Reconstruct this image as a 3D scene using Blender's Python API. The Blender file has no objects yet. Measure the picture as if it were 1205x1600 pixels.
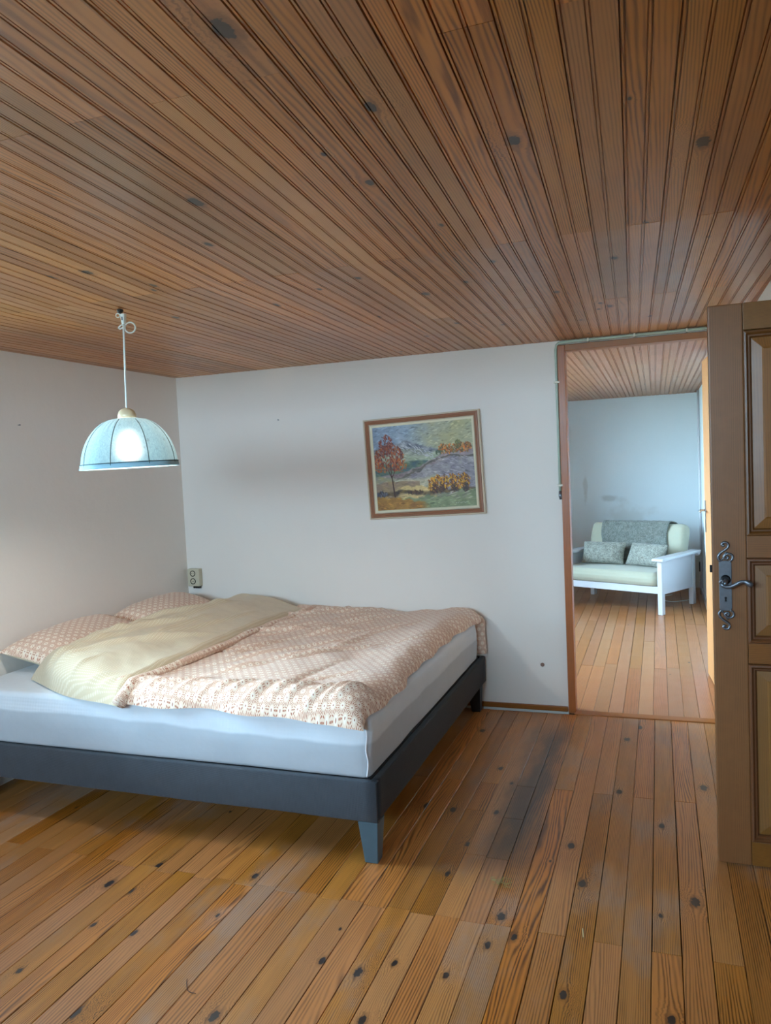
import bpy, bmesh, math, random
import numpy as np
from mathutils import Vector, Matrix, noise as mnoise

random.seed(7)
rng = np.random.default_rng(7)
S = bpy.context.scene
COL = S.collection
PI = math.pi

# ------------------------------------------------------------------ camera
CAMM = [[0.9407, 0.3360, -0.0457], [0.0230, 0.0715, 0.9972], [-0.3384, 0.9392, -0.0595]]
r, u, f = (Vector(v) for v in CAMM)
f.normalize(); r = (r - f * r.dot(f)).normalized(); u = r.cross(f)
cam = bpy.data.cameras.new('camera')
cam.sensor_fit = 'VERTICAL'; cam.sensor_height = 36.0; cam.lens = 1192.13 * 36.0 / 1600.0
cam.clip_start = 0.02
camo = bpy.data.objects.new('camera', cam); COL.objects.link(camo)
M = Matrix((r, u, -f)).transposed().to_4x4(); M.translation = Vector((0, 0, 1.5))
camo.matrix_world = M
S.camera = camo

# ------------------------------------------------------------------ light and exposure
S.view_settings.view_transform = 'Standard'
S.view_settings.look = 'None'
S.view_settings.exposure = 0.65
S.view_settings.gamma = 1.0
S.view_settings.use_curve_mapping = False
SKY_STRENGTH = 36.0
SKY_COLOR = (0.50, 0.77, 1.0, 1)
BULB_STRENGTH = 300.0
W = bpy.data.worlds.new('sky'); S.world = W
W.use_nodes = True
bgn = W.node_tree.nodes['Background']
bgn.inputs[0].default_value = SKY_COLOR
bgn.inputs[1].default_value = SKY_STRENGTH
try:
    S.cycles.use_denoising = True
    S.cycles.max_bounces = 10
    S.cycles.diffuse_bounces = 7
    S.cycles.transparent_max_bounces = 12
    S.cycles.caustics_reflective = False
    S.cycles.caustics_refractive = False
    S.cycles.sample_clamp_indirect = 6.0
except Exception:
    pass

# room dimensions
XL, YB, XP, XR, YS, YF = -3.13, 4.535, 0.44, 2.5, 3.0, -1.2
YB2 = 4.60          # far face of the partition
RX0, RX1, RY1, RZ = -2.6, 0.41, 9.05, 2.15
TANC = 0.0437
YAW = math.tan(math.radians(1.7))
def zc(y): return 2.175 + max(0.0, 2.44 - y) * TANC

WIN1 = (1.85, 2.57, 0.88, 2.00)      # left wall: y0 y1 z0 z1
WIN_FILL = (-2.95, -0.25, 1.58, 2.14)      # unseen window added in the front wall, shaped to brighten the back wall: x0 x1 z0 z1
WIN3 = (4.80, 7.40, 0.80, 2.05)        # left wall of the second room

def portal(name, loc, rot, sx, sy):
    l = bpy.data.lights.new(name, 'AREA'); l.shape = 'RECTANGLE'; l.size = sx; l.size_y = sy
    l.cycles.is_portal = True
    o = bpy.data.objects.new(name, l); o.location = loc; o.rotation_euler = rot; COL.objects.link(o)
portal('daylight_window_portal', (XL - .17, (WIN1[0]+WIN1[1])/2, (WIN1[2]+WIN1[3])/2), (0, -PI/2, 0), WIN1[3]-WIN1[2], WIN1[1]-WIN1[0])
portal('daylight_window_portal', ((WIN_FILL[0]+WIN_FILL[1])/2, YF - .17, (WIN_FILL[2]+WIN_FILL[3])/2), (PI/2, 0, 0), WIN_FILL[1]-WIN_FILL[0], WIN_FILL[3]-WIN_FILL[2])
portal('daylight_window_portal', (RX0 - .17, (WIN3[0]+WIN3[1])/2, (WIN3[2]+WIN3[3])/2), (0, -PI/2, 0), WIN3[3]-WIN3[2], WIN3[1]-WIN3[0])

# ------------------------------------------------------------------ helpers
def s2l(c):
    return tuple(((x/255)/12.92 if x/255 <= .04045 else ((x/255+.055)/1.055)**2.4) for x in c)

class MB:
    def __init__(s): s.v = []; s.f = []; s.uv = None; s.mi = []
    def add(s, vs, fs, m=0):
        b = len(s.v); s.v += [tuple(v) for v in vs]; s.f += [tuple(b+i for i in f) for f in fs]; s.mi += [m]*len(fs); return s
    def box(s, a, b, m=0):
        (x0, y0, z0), (x1, y1, z1) = a, b
        return s.add([(x0,y0,z0),(x1,y0,z0),(x1,y1,z0),(x0,y1,z0),(x0,y0,z1),(x1,y0,z1),(x1,y1,z1),(x0,y1,z1)],
              [(3,2,1,0),(4,5,6,7),(0,1,5,4),(1,2,6,5),(2,3,7,6),(3,0,4,7)], m)
    def tube(s, pts, rad, seg=10, m=0, closed=False, flat=None):
        pts = [Vector(p) for p in pts]; n = len(pts)
        if not hasattr(rad, '__len__'): rad = [rad]*n
        rings = []; prev = None
        for i, p in enumerate(pts):
            if closed: t = pts[(i+1) % n] - pts[i-1]
            else: t = pts[min(i+1, n-1)] - pts[max(i-1, 0)]
            t.normalize()
            if prev is None:
                a = Vector((0,0,1)) if abs(t.z) < .9 else Vector((1,0,0))
                nn = (a - t*a.dot(t)).normalized()
            else:
                nn = prev - t*prev.dot(t); nn.normalize()
            prev = nn; bb = t.cross(nn)
            rings.append([p + (nn*math.cos(2*PI*k/seg) + bb*math.sin(2*PI*k/seg))*rad[i] for k in range(seg)])
        if flat is not None:
            ax, sc = flat
            for i, p in enumerate(pts):
                for k in range(seg):
                    d = rings[i][k]-p; d[ax] *= sc; rings[i][k] = p+d
        vs = [v for rg in rings for v in rg]; fs = []
        for i in range(n if closed else n-1):
            j = (i+1) % n
            for k in range(seg):
                l = (k+1) % seg
                fs.append((i*seg+k, i*seg+l, j*seg+l, j*seg+k))
        if not closed:
            fs.append(tuple(reversed(range(seg)))); fs.append(tuple((n-1)*seg+k for k in range(seg)))
        return s.add(vs, fs, m)
    def lathe(s, prof, c, seg=24, m=0):
        vs = []; fs = []
        for (rr, z) in prof:
            for k in range(seg):
                a = 2*PI*k/seg; vs.append((c[0]+rr*math.cos(a), c[1]+rr*math.sin(a), c[2]+z))
        for i in range(len(prof)-1):
            for k in range(seg):
                l = (k+1) % seg; fs.append((i*seg+k, i*seg+l, (i+1)*seg+l, (i+1)*seg+k))
        fs.append(tuple(reversed(range(seg)))); fs.append(tuple((len(prof)-1)*seg+k for k in range(seg)))
        return s.add(vs, fs, m)
    def prism(s, poly, ax, a, b, m=0):
        n = len(poly)
        def mk(p, t):
            q = list(p); q.insert(ax, t); return tuple(q)
        vs = [mk(p, a) for p in poly] + [mk(p, b) for p in poly]
        fs = [tuple(range(n))[::-1], tuple(range(n, 2*n))] + [(i, (i+1) % n, n+(i+1) % n, n+i) for i in range(n)]
        return s.add(vs, fs, m)
    def build(s, name, mat, parent=None, smooth=False, bevel=0, bseg=2, fixn=True, uvs=None):
        me = bpy.data.meshes.new(name); me.from_pydata(s.v, [], s.f)
        mats = mat if isinstance(mat, (list, tuple)) else [mat]
        for m in mats: me.materials.append(m)
        if len(mats) > 1:
            me.polygons.foreach_set('material_index', s.mi)
        if uvs is not None:
            lay = me.uv_layers.new(name='UVMap')
            idx = np.empty(len(me.loops), dtype=np.int32); me.loops.foreach_get('vertex_index', idx)
            lay.data.foreach_set('uv', np.asarray(uvs, dtype=np.float32)[idx].ravel())
        if fixn or bevel:
            bm = bmesh.new(); bm.from_mesh(me)
            if fixn: bmesh.ops.recalc_face_normals(bm, faces=bm.faces)
            if bevel:
                es = [e for e in bm.edges if len(e.link_faces) == 2 and e.calc_face_angle(0) > .5]
                bmesh.ops.bevel(bm, geom=es, offset=bevel, segments=bseg, affect='EDGES', profile=.6, clamp_overlap=True)
            bm.to_mesh(me); bm.free()
        if smooth:
            me.polygons.foreach_set('use_smooth', [True]*len(me.polygons))
        o = bpy.data.objects.new(name, me); COL.objects.link(o)
        if parent is not None: o.parent = parent
        return o

def empty(name, loc=(0,0,0), rz=0, parent=None):
    o = bpy.data.objects.new(name, None); COL.objects.link(o); o.location = loc; o.rotation_euler = (0,0,rz)
    o.empty_display_size = .1
    if parent: o.parent = parent
    return o
def tag(o, label=None, cat=None, group=None, kind=None):
    if label: o['label'] = label
    if cat: o['category'] = cat
    if group: o['group'] = group
    if kind: o['kind'] = kind
    return o
def struct(o, label=None): o['kind'] = 'structure'; \
    (label and o.__setitem__('label', label)); return o
def fbm(x, y, z=0, o=3):
    return mnoise.fractal(Vector((x, y, z)), 1.0, 2.0, o)

# ------------------------------------------------------------------ materials
class NT:
    def __init__(s, name):
        s.m = bpy.data.materials.new(name); s.m.use_nodes = True
        s.t = s.m.node_tree; s.t.nodes.clear()
        s.out = s.t.nodes.new('ShaderNodeOutputMaterial')
    def n(s, typ, **kw):
        nd = s.t.nodes.new(typ)
        for k, v in kw.items(): setattr(nd, k, v)
        return nd
    def set(s, sock, v):
        if hasattr(v, 'is_output') or isinstance(v, bpy.types.NodeSocket): s.t.links.new(v, sock)
        else:
            if sock.type == 'RGBA' and len(v) == 3: v = (*v, 1)
            sock.default_value = v
    def math(s, op, a, b=0.0, c=None, clamp=False):
        nd = s.n('ShaderNodeMath', operation=op); nd.use_clamp = clamp
        s.set(nd.inputs[0], a); s.set(nd.inputs[1], b)
        if c is not None: s.set(nd.inputs[2], c)
        return nd.outputs[0]
    def vm(s, op, a, b=(0,0,0)):
        nd = s.n('ShaderNodeVectorMath', operation=op)
        s.set(nd.inputs[0], a); s.set(nd.inputs[1], b)
        return nd.outputs['Value'] if op in ('LENGTH', 'DOT_PRODUCT', 'DISTANCE') else nd.outputs['Vector']
    def xyz(s, x, y, z=0.0):
        nd = s.n('ShaderNodeCombineXYZ'); s.set(nd.inputs[0], x); s.set(nd.inputs[1], y); s.set(nd.inputs[2], z); return nd.outputs[0]
    def sep(s, v):
        nd = s.n('ShaderNodeSeparateXYZ'); s.set(nd.inputs[0], v); return nd.outputs
    def noise(s, vec, scale=1.0, detail=2.0, rough=.5, dist=0.0):
        nd = s.n('ShaderNodeTexNoise'); s.set(nd.inputs['Vector'], vec)
        nd.inputs['Scale'].default_value = scale; nd.inputs['Detail'].default_value = detail
        nd.inputs['Roughness'].default_value = rough; nd.inputs['Distortion'].default_value = dist
        return nd.outputs['Fac']
    def mix(s, f, a, b, blend='MIX'):
        nd = s.n('ShaderNodeMix', data_type='RGBA', blend_type=blend)
        s.set(nd.inputs[0], f); s.set(nd.inputs[6], a); s.set(nd.inputs[7], b); return nd.outputs[2]
    def ss(s, x, a, b, lo=0.0, hi=1.0):
        nd = s.n('ShaderNodeMapRange', interpolation_type='SMOOTHSTEP')
        s.set(nd.inputs['Value'], x); s.set(nd.inputs['From Min'], a); s.set(nd.inputs['From Max'], b)
        s.set(nd.inputs['To Min'], lo); s.set(nd.inputs['To Max'], hi); return nd.outputs[0]
    def bump(s, h, strength=.2, dist=.002, prev=None):
        nd = s.n('ShaderNodeBump'); nd.inputs['Strength'].default_value = strength; nd.inputs['Distance'].default_value = dist
        s.set(nd.inputs['Height'], h)
        if prev is not None: s.set(nd.inputs['Normal'], prev)
        return nd.outputs[0]
    def hsv(s, c, h=.5, sa=1.0, v=1.0):
        nd = s.n('ShaderNodeHueSaturation'); s.set(nd.inputs['Hue'], h); s.set(nd.inputs['Saturation'], sa); s.set(nd.inputs['Value'], v)
        s.set(nd.inputs['Color'], c); return nd.outputs[0]
    def bsdf(s, color, rough=.5, normal=None, spec=.5, metal=0.0, **kw):
        nd = s.n('ShaderNodeBsdfPrincipled')
        s.set(nd.inputs['Base Color'], color); s.set(nd.inputs['Roughness'], rough)
        s.set(nd.inputs['Metallic'], metal); s.set(nd.inputs['Specular IOR Level'], spec)
        if normal is not None: s.set(nd.inputs['Normal'], normal)
        for k, v in kw.items(): s.set(nd.inputs[k.replace('_', ' ')], v)
        s.t.links.new(nd.outputs[0], s.out.inputs[0]); return nd
    @property
    def obj(s): return s.n('ShaderNodeTexCoord').outputs['Object']
    @property
    def uv(s): return s.n('ShaderNodeTexCoord').outputs['UV']
    @property
    def pos(s): return s.n('ShaderNodeNewGeometry').outputs['Position']
    @property
    def rnd(s): return s.n('ShaderNodeObjectInfo').outputs['Random']

def plain(name, c, rough=.5, metal=0.0, spec=.5, nscale=0, namt=.06, bumpd=0):
    t = NT(name); col = s2l(c)
    if nscale:
        nf = t.noise(t.obj, nscale, 4, .6)
        colr = t.mix(nf, tuple(x*(1-namt) for x in col), tuple(min(1, x*(1+namt)) for x in col))
        nrm = t.bump(nf, .3, bumpd) if bumpd else None
        t.bsdf(colr, rough, nrm, spec, metal)
    else:
        t.bsdf(col, rough, None, spec, metal)
    return t.m

def wood(name, light, dark, knotc, rough=.35, axis='y', linesmin=70, linesmax=190, amp=5.0, worn=0.0, knots=True, stain=False, vary=.28, ringamt=.8, pink=None, coat=0.0, yscale=.8, rbump=.05, spec=.5):
    """varnished pine: ring lines bent round knots given per board in its properties knot_a, knot_b"""
    t = NT(name)
    o = t.sep(t.obj)
    if axis == 'y': x, y = o[0], o[1]
    elif axis == 'z': x, y = t.math('ADD', o[0], t.math('MULTIPLY', o[1], .7)), o[2]
    else: x, y = t.math('ADD', o[2], t.math('MULTIPLY', o[1], .7)), o[0]
    rn = t.rnd
    r2 = t.math('FRACT', t.math('MULTIPLY', rn, 17.31)); r3 = t.math('FRACT', t.math('MULTIPLY', rn, 53.7)); r4 = t.math('FRACT', t.math('MULTIPLY', rn, 131.9))
    xe = x; kmask = None; halo = None
    if knots:
        for kn in ('knot_a', 'knot_b'):
            at = t.n('ShaderNodeAttribute', attribute_type='OBJECT', attribute_name=kn)
            k = t.sep(at.outputs['Vector'])
            dx = t.math('SUBTRACT', x, k[0]); dy = t.math('SUBTRACT', y, k[1])
            d = t.math('SQRT', t.math('ADD', t.math('MULTIPLY', dx, dx), t.math('MULTIPLY', t.math('MULTIPLY', dy, dy), .30)))
            wob = t.math('MULTIPLY', t.noise(t.pos, 75, 3, .6), .8)
            rr = t.math('MULTIPLY', k[2], t.math('ADD', .35, t.math('MULTIPLY', wob, 1.7)))
            dn = t.math('DIVIDE', d, t.math('MAXIMUM', rr, .0005))
            e = t.math('POWER', 2.718, t.math('MULTIPLY', t.math('MULTIPLY', dn, dn), -.16))
            xe = t.math('SUBTRACT', xe, t.math('MULTIPLY', dx, e))
            km = t.ss(dn, 1.0, .8); ha = t.ss(dn, 2.0, .9)
            kmask = km if kmask is None else t.math('MAXIMUM', kmask, km)
            halo = ha if halo is None else t.math('MAXIMUM', halo, ha)
    F = t.math('ADD', linesmin, t.math('MULTIPLY', r2, linesmax-linesmin))
    nz = t.noise(t.xyz(t.math('ADD', t.math('MULTIPLY', xe, 11.0), t.math('MULTIPLY', rn, 71.0)), t.math('ADD', t.math('MULTIPLY', y, yscale), t.math('MULTIPLY', r3, 33.0)), r4), 1.0, 1.5, .45)
    wob2 = t.noise(t.xyz(t.math('MULTIPLY', x, 60.0), t.math('MULTIPLY', y, 6.0), rn), 1.0, 2, .5)
    g = t.math('ADD', t.math('MULTIPLY', xe, F), t.math('ADD', t.math('MULTIPLY', nz, t.math('MULTIPLY', t.math('ADD', .35, r4), amp*2)), t.math('MULTIPLY', wob2, .9)))
    ring = t.math('ADD', .5, t.math('MULTIPLY', t.math('SINE', t.math('MULTIPLY', g, 2*PI)), .5))
    ring = t.math('POWER', ring, 1.7)
    patchy = t.ss(t.noise(t.vm('ADD', t.vm('MULTIPLY', t.obj, (22, 22, 22) if axis != 'y' else (26, 2.2, 26)), t.xyz(t.math('MULTIPLY', rn, 50.0), 0.0)), 1.0, 3, .6), .3, .62, .35, 1.1)
    ring = t.math('MULTIPLY', ring, patchy)
    rstr = t.math('MULTIPLY', ringamt, t.math('ADD', .45, t.math('MULTIPLY', r3, .55)))
    fine = t.noise(t.xyz(t.math('MULTIPLY', x, 500.0), t.math('MULTIPLY', y, 9.0), rn), 1.0, 3, .6)
    fac = t.math('MULTIPLY', ring, rstr)
    fac = t.math('ADD', fac, t.math('MULTIPLY', t.math('SUBTRACT', fine, .5), .35), clamp=True)
    col = t.mix(fac, s2l(light), s2l(dark))
    big = t.noise(t.pos, 1.6, 3, .55)
    if pink is not None: col = t.mix(t.ss(big, .42, .7, 0, .55), col, s2l(pink))
    val = t.math('ADD', 1-vary*.55, t.math('MULTIPLY', r4, vary))
    col = t.hsv(col, t.math('ADD', .496, t.math('MULTIPLY', r2, .009)), t.math('ADD', .93, t.math('MULTIPLY', r3, .12)), val)
    rg = t.math('ADD', max(rough, .30)-.015, t.math('MULTIPLY', t.noise(t.pos, 9, 3), .12))
    if knots:
        col = t.mix(t.math('MULTIPLY', halo, .45), col, s2l(dark))
        kcol = t.mix(t.noise(t.pos, 130, 3), tuple(v*.5 for v in s2l(knotc)), tuple(min(1, v*1.9) for v in s2l(knotc)))
        col = t.mix(t.math('MULTIPLY', kmask, .95), col, kcol)
    if worn:
        wn = t.noise(t.vm('MULTIPLY', t.pos, (2.3, 1.1, 1)), 1.35, 5, .62)
        wn = t.math('ADD', wn, t.math('MULTIPLY', t.math('SUBTRACT', r2, .5), .12))
        wm = t.ss(wn, .50, .66, 0, worn)
        scr = t.noise(t.vm('MULTIPLY', t.pos, (90, 14, 1)), 1, 4, .65)
        wm = t.math('MULTIPLY', wm, t.ss(scr, .25, .6, .45, 1.0))
        col = t.mix(wm, col, t.mix(.45, t.hsv(col, .5, .5, 1.0), s2l((124, 112, 106))))
        rg = t.math('ADD', rg, t.math('MULTIPLY', wm, .22))
    if stain:
        p = t.sep(t.pos)
        dd = t.math('ABSOLUTE', t.math('ADD', p[0], .58))
        n1 = t.noise(t.vm('MULTIPLY', t.pos, (7, 2.2, 1)), 1, 4, .6)
        sm = t.math('MULTIPLY', t.ss(t.math('ADD', dd, t.math('MULTIPLY', t.math('SUBTRACT', n1, .5), .22)), .15, .01), t.math('MULTIPLY', t.ss(p[1], 2.6, 2.95), t.ss(p[1], 4.45, 4.0)))
        col = t.mix(t.math('MULTIPLY', sm, .8), col, s2l((34, 31, 30)))
    nr = t.bump(fac, rbump, .0006)
    nr = t.bump(t.noise(t.pos, 5, 2), .10, .004, nr)
    kw = {}
    if coat: kw = dict(Coat_Weight=coat, Coat_Roughness=.12)
    t.bsdf(col, rg, nr, spec, 0, **kw)
    return t.m

M_ceil = wood('ceiling_pine', (194, 130, 66), (94, 50, 18), (22, 20, 20), rough=.30, linesmin=60, linesmax=190, amp=4.5, spec=.75, pink=(164, 112, 76), vary=.42)
M_ceil2 = wood('second_ceiling_pine', (176, 128, 98), (130, 80, 54), (60, 40, 30), rough=.4, amp=4, vary=.2, ringamt=.5)
M_floor = wood('floor_pine', (180, 116, 54), (84, 45, 15), (26, 24, 24), rough=.27, worn=.5, stain=True, linesmin=80, linesmax=200, amp=5.0, vary=.26, ringamt=1.0, spec=.55)
M_floor2 = wood('second_floor_pine', (166, 108, 62), (112, 62, 32), (40, 26, 20), rough=.24, amp=4.5, vary=.2, ringamt=.6, rbump=0.0)
M_groove = plain('dark_groove', (40, 20, 10), .8)
M_casing = wood('casing_pine', (158, 82, 20), (114, 54, 8), (50, 26, 12), rough=.35, axis='z', linesmin=60, linesmax=110, amp=3, vary=.1, ringamt=.5)
M_casing_x = wood('casing_pine_flat', (152, 86, 28), (110, 56, 14), (50, 26, 12), rough=.4, axis='x', linesmin=60, linesmax=110, amp=3, vary=.1, ringamt=.5)
M_oak_z = wood('oak_upright', (132, 84, 36), (92, 54, 22), (50, 26, 12), rough=.38, axis='z', linesmin=170, linesmax=260, amp=4, knots=False, vary=.12, ringamt=.85, yscale=.4)
M_oak_x = wood('oak_across', (132, 84, 36), (92, 54, 22), (50, 26, 12), rough=.38, axis='x', linesmin=150, linesmax=260, amp=4, knots=False, vary=.12, ringamt=.6)
M_oakp = wood('oak_panel', (138, 90, 38), (100, 60, 24), (50, 26, 12), rough=.36, axis='z', linesmin=120, linesmax=200, amp=5, knots=False, vary=.12, ringamt=.5)
M_oakm = wood('oak_moulding', (104, 62, 28), (76, 42, 18), (50, 26, 12), rough=.35, axis='z', linesmin=120, linesmax=200, amp=3, knots=False, vary=.1, ringamt=.4)
M_door2 = wood('pale_door_wood', (200, 142, 88), (176, 112, 62), (50, 26, 12), rough=.4, axis='z', linesmin=50, linesmax=90, amp=3, knots=False, vary=.1, ringamt=.5)

def plaster(name, c, stain=None, amt=.05):
    t = NT(name); p = t.pos
    n1 = t.noise(p, 1.1, 4, .6); n2 = t.noise(p, 38, 4, .6); n3 = t.noise(p, 7, 3, .5)
    b = s2l(c)
    col = t.mix(n1, tuple(v*(1-amt) for v in b), tuple(min(1, v*(1+amt)) for v in b))
    for (cx, cy, cz, rx, rz, cc, am) in (stain or []):
        d = t.vm('LENGTH', t.vm('DIVIDE', t.vm('SUBTRACT', p, (cx, cy, cz)), (rx, rx, rz)))
        d = t.math('ADD', d, t.math('MULTIPLY', t.math('SUBTRACT', n3, .5), 2.2))
        col = t.mix(t.ss(d, 1.0, .2, 0, am), col, s2l(cc))
    nr = t.bump(n3, .25, .012); nr = t.bump(n2, .22, .0025, nr)
    t.bsdf(col, .75, nr, .25)
    return t.m
M_wall = plaster('white_plaster', (232, 224, 215))
M_wall2 = plaster('second_room_plaster', (216, 224, 226), [(-.52, RY1, 1.02, .16, .05, (140, 132, 120), .35), (-.80, RY1, 1.15, .03, .25, (170, 165, 155), .4), (-.3, RY1, .8, .3, .2, (176, 172, 160), .3)])

def linen(name, c, scale=900, bumpd=.0008, amt=.08, rough=.85, sheen=.2, pattern=None):
    t = NT(name); o = t.obj; sp = t.sep(o)
    w = t.math('MULTIPLY', t.math('SINE', t.math('MULTIPLY', t.math('ADD', sp[0], sp[2]), scale)), t.math('SINE', t.math('MULTIPLY', t.math('ADD', sp[1], sp[2]), scale)))
    nf = t.noise(o, 25, 4, .65); b = s2l(c)
    col = t.mix(t.math('ADD', t.math('MULTIPLY', nf, .7), t.math('MULTIPLY', w, .25), clamp=True), tuple(v*(1-amt) for v in b), tuple(min(1, v*(1+amt)) for v in b))
    nr = t.bump(t.math('ADD', w, t.math('MULTIPLY', nf, 2)), .3, bumpd)
    t.bsdf(col, rough, nr, .2, 0, Sheen_Weight=sheen)
    return t.m

def fan_print(name):
    """rust fans of little dashes round pale discs, staggered rows, on cream cotton (UV in metres)"""
    t = NT(name); uv = t.uv
    w = .038; s = (w, w*1.45, 1)
    q = t.vm('DIVIDE', uv, s)
    def cand(off, dv):
        f0 = t.vm('SUBTRACT', t.vm('FRACTION', t.vm('ADD', q, off)), (.5, .5, 0))
        return t.vm('MULTIPLY', f0, (w, w*1.45, 0))
    a = cand((0, 0, 0), 0); b = cand((.5, .5, 0), 0)
    la, lb = t.vm('LENGTH', a), t.vm('LENGTH', b)
    pick = t.math('LESS_THAN', lb, la)
    mv = t.n('ShaderNodeMix', data_type='VECTOR'); t.set(mv.inputs[0], pick); t.set(mv.inputs[4], a); t.set(mv.inputs[5], b)
    p = mv.outputs[1]; ps = t.sep(p)
    rr = t.math('DIVIDE', t.vm('LENGTH', p), w*.5)
    ang = t.math('ARCTAN2', ps[1], ps[0])
    ray = t.ss(t.math('COSINE', t.math('MULTIPLY', ang, 16.0)), .15, .5)
    ringz = t.math('MULTIPLY', t.ss(rr, .56, .64), t.ss(rr, 1.02, .92))
    outer = t.ss(rr, 1.04, 1.10)
    disc = t.ss(rr, .15, .11)
    m = t.math('MAXIMUM', t.math('MULTIPLY', ray, ringz), disc)
    odots = t.math('MULTIPLY', outer, t.ss(t.math('COSINE', t.math('MULTIPLY', ang, 24.0)), .0, .4))
    m = t.math('MAXIMUM', m, odots)
    nf = t.noise(t.pos, 12, 3)
    rust = t.mix(nf, s2l((158, 84, 62)), s2l((182, 106, 76)))
    cream = t.mix(t.ss(rr, .5, .2), s2l((232, 206, 182)), s2l((242, 228, 210)))
    col = t.mix(t.math('MULTIPLY', m, .9), cream, rust)
    nr = t.bump(t.noise(t.pos, 45, 4, .6), .25, .003)
    t.bsdf(col, .82, nr, .2, 0, Sheen_Weight=.15)
    return t.m
def dot_cloth(name):
    t = NT(name); uv = t.uv
    fq = t.vm('SUBTRACT', t.vm('FRACTION', t.vm('DIVIDE', uv, (.0095, .0095, 1))), (.5, .5, 0))
    sp = t.sep(fq); d = t.math('SQRT', t.math('ADD', t.math('POWER', sp[0], 2), t.math('POWER', sp[1], 2)))
    col = t.mix(t.ss(d, .3, .18), s2l((208, 188, 156)), s2l((226, 212, 188)))
    nr = t.bump(t.noise(t.pos, 45, 4, .6), .25, .003)
    t.bsdf(col, .85, nr, .2, 0, Sheen_Weight=.15)
    return t.m
M_print = fan_print('rust_fan_print'); M_cream = dot_cloth('cream_dotted_cotton')
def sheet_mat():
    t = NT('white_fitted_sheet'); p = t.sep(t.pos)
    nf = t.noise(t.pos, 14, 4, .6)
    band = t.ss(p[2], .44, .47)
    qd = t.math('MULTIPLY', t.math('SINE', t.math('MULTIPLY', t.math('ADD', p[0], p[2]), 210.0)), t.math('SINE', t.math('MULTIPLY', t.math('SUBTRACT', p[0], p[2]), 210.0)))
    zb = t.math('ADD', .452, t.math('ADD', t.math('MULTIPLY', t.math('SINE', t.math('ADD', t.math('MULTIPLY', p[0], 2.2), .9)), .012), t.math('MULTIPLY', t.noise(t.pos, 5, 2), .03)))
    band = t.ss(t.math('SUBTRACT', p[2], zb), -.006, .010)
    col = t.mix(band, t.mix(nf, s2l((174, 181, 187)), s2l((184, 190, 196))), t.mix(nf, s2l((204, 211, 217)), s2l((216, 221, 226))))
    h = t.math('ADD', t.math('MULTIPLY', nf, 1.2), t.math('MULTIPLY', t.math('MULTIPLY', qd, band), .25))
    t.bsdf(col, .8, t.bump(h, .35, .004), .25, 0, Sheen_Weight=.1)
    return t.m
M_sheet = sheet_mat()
def bedfab(name, c):
    t = NT(name); o = t.sep(t.pos); b = s2l(c)
    w = t.math('SINE', t.math('MULTIPLY', t.math('ADD', t.math('ADD', o[0], t.math('MULTIPLY', o[1], 1)), t.math('MULTIPLY', o[2], 1.6)), 520.0))
    w2 = t.math('SINE', t.math('MULTIPLY', t.math('SUBTRACT', t.math('ADD', o[0], o[1]), t.math('MULTIPLY', o[2], 1.6)), 520.0))
    h = t.math('MULTIPLY', w, w2); nf = t.noise(t.pos, 18, 4, .6)
    col = t.mix(t.math('ADD', t.math('MULTIPLY', nf, .8), t.math('MULTIPLY', h, .2), clamp=True), tuple(v*.8 for v in b), tuple(v*1.2 for v in b))
    t.bsdf(col, .8, t.bump(t.math('ADD', h, nf), .35, .002), .25, 0, Sheen_Weight=.12)
    return t.m
M_bed = bedfab('charcoal_woven_upholstery', (68, 72, 78)); M_bed_shaded = bedfab('shaded_upholstery', (25, 24, 27))  # second is the same fabric darkened, shade of the foot side in its colour
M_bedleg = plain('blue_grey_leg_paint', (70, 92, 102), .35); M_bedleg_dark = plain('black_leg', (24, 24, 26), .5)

def shade_mat():
    t = NT('pale_aqua_shade_cloth'); o = t.obj
    v = t.n('ShaderNodeTexVoronoi'); t.set(v.inputs['Vector'], o); v.inputs['Scale'].default_value = 17
    d = v.outputs['Distance']; rose = t.math('MULTIPLY', t.ss(d, .20, .14), t.ss(t.noise(o, 160, 2), .35, .6))
    sp = t.sep(o)
    weave = t.noise(t.vm('MULTIPLY', o, (300, 300, 60)), 1, 3, .6)
    col = t.mix(weave, s2l((88, 124, 132)), s2l((150, 184, 190)))
    col = t.mix(t.math('MULTIPLY', rose, .5), col, s2l((96, 112, 112)))
    df = t.n('ShaderNodeBsdfDiffuse'); t.set(df.inputs[0], col)
    tr = t.n('ShaderNodeBsdfTranslucent'); t.set(tr.inputs[0], t.hsv(col, .5, .8, 1.5))
    ms = t.n('ShaderNodeMixShader'); ms.inputs[0].default_value = .035
    t.t.links.new(df.outputs[0], ms.inputs[1]); t.t.links.new(tr.outputs[0], ms.inputs[2])
    rf = t.n('ShaderNodeBsdfRefraction'); rf.inputs['IOR'].default_value = 1.2; rf.inputs['Roughness'].default_value = .8; t.set(rf.inputs['Color'], (.95, 1, .98))
    m2 = t.n('ShaderNodeMixShader'); m2.inputs[0].default_value = .008
    t.t.links.new(ms.outputs[0], m2.inputs[1]); t.t.links.new(rf.outputs[0], m2.inputs[2]); t.t.links.new(m2.outputs[0], t.out.inputs[0])
    return t.m
M_shade = shade_mat()
def emis(name, c, s):
    t = NT(name); e = t.n('ShaderNodeEmission'); t.set(e.inputs[0], (*c, 1)); e.inputs[1].default_value = s
    t.t.links.new(e.outputs[0], t.out.inputs[0]); return t.m
M_bulb = emis('lit_bulb', (1.0, .97, .93), BULB_STRENGTH)
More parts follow.
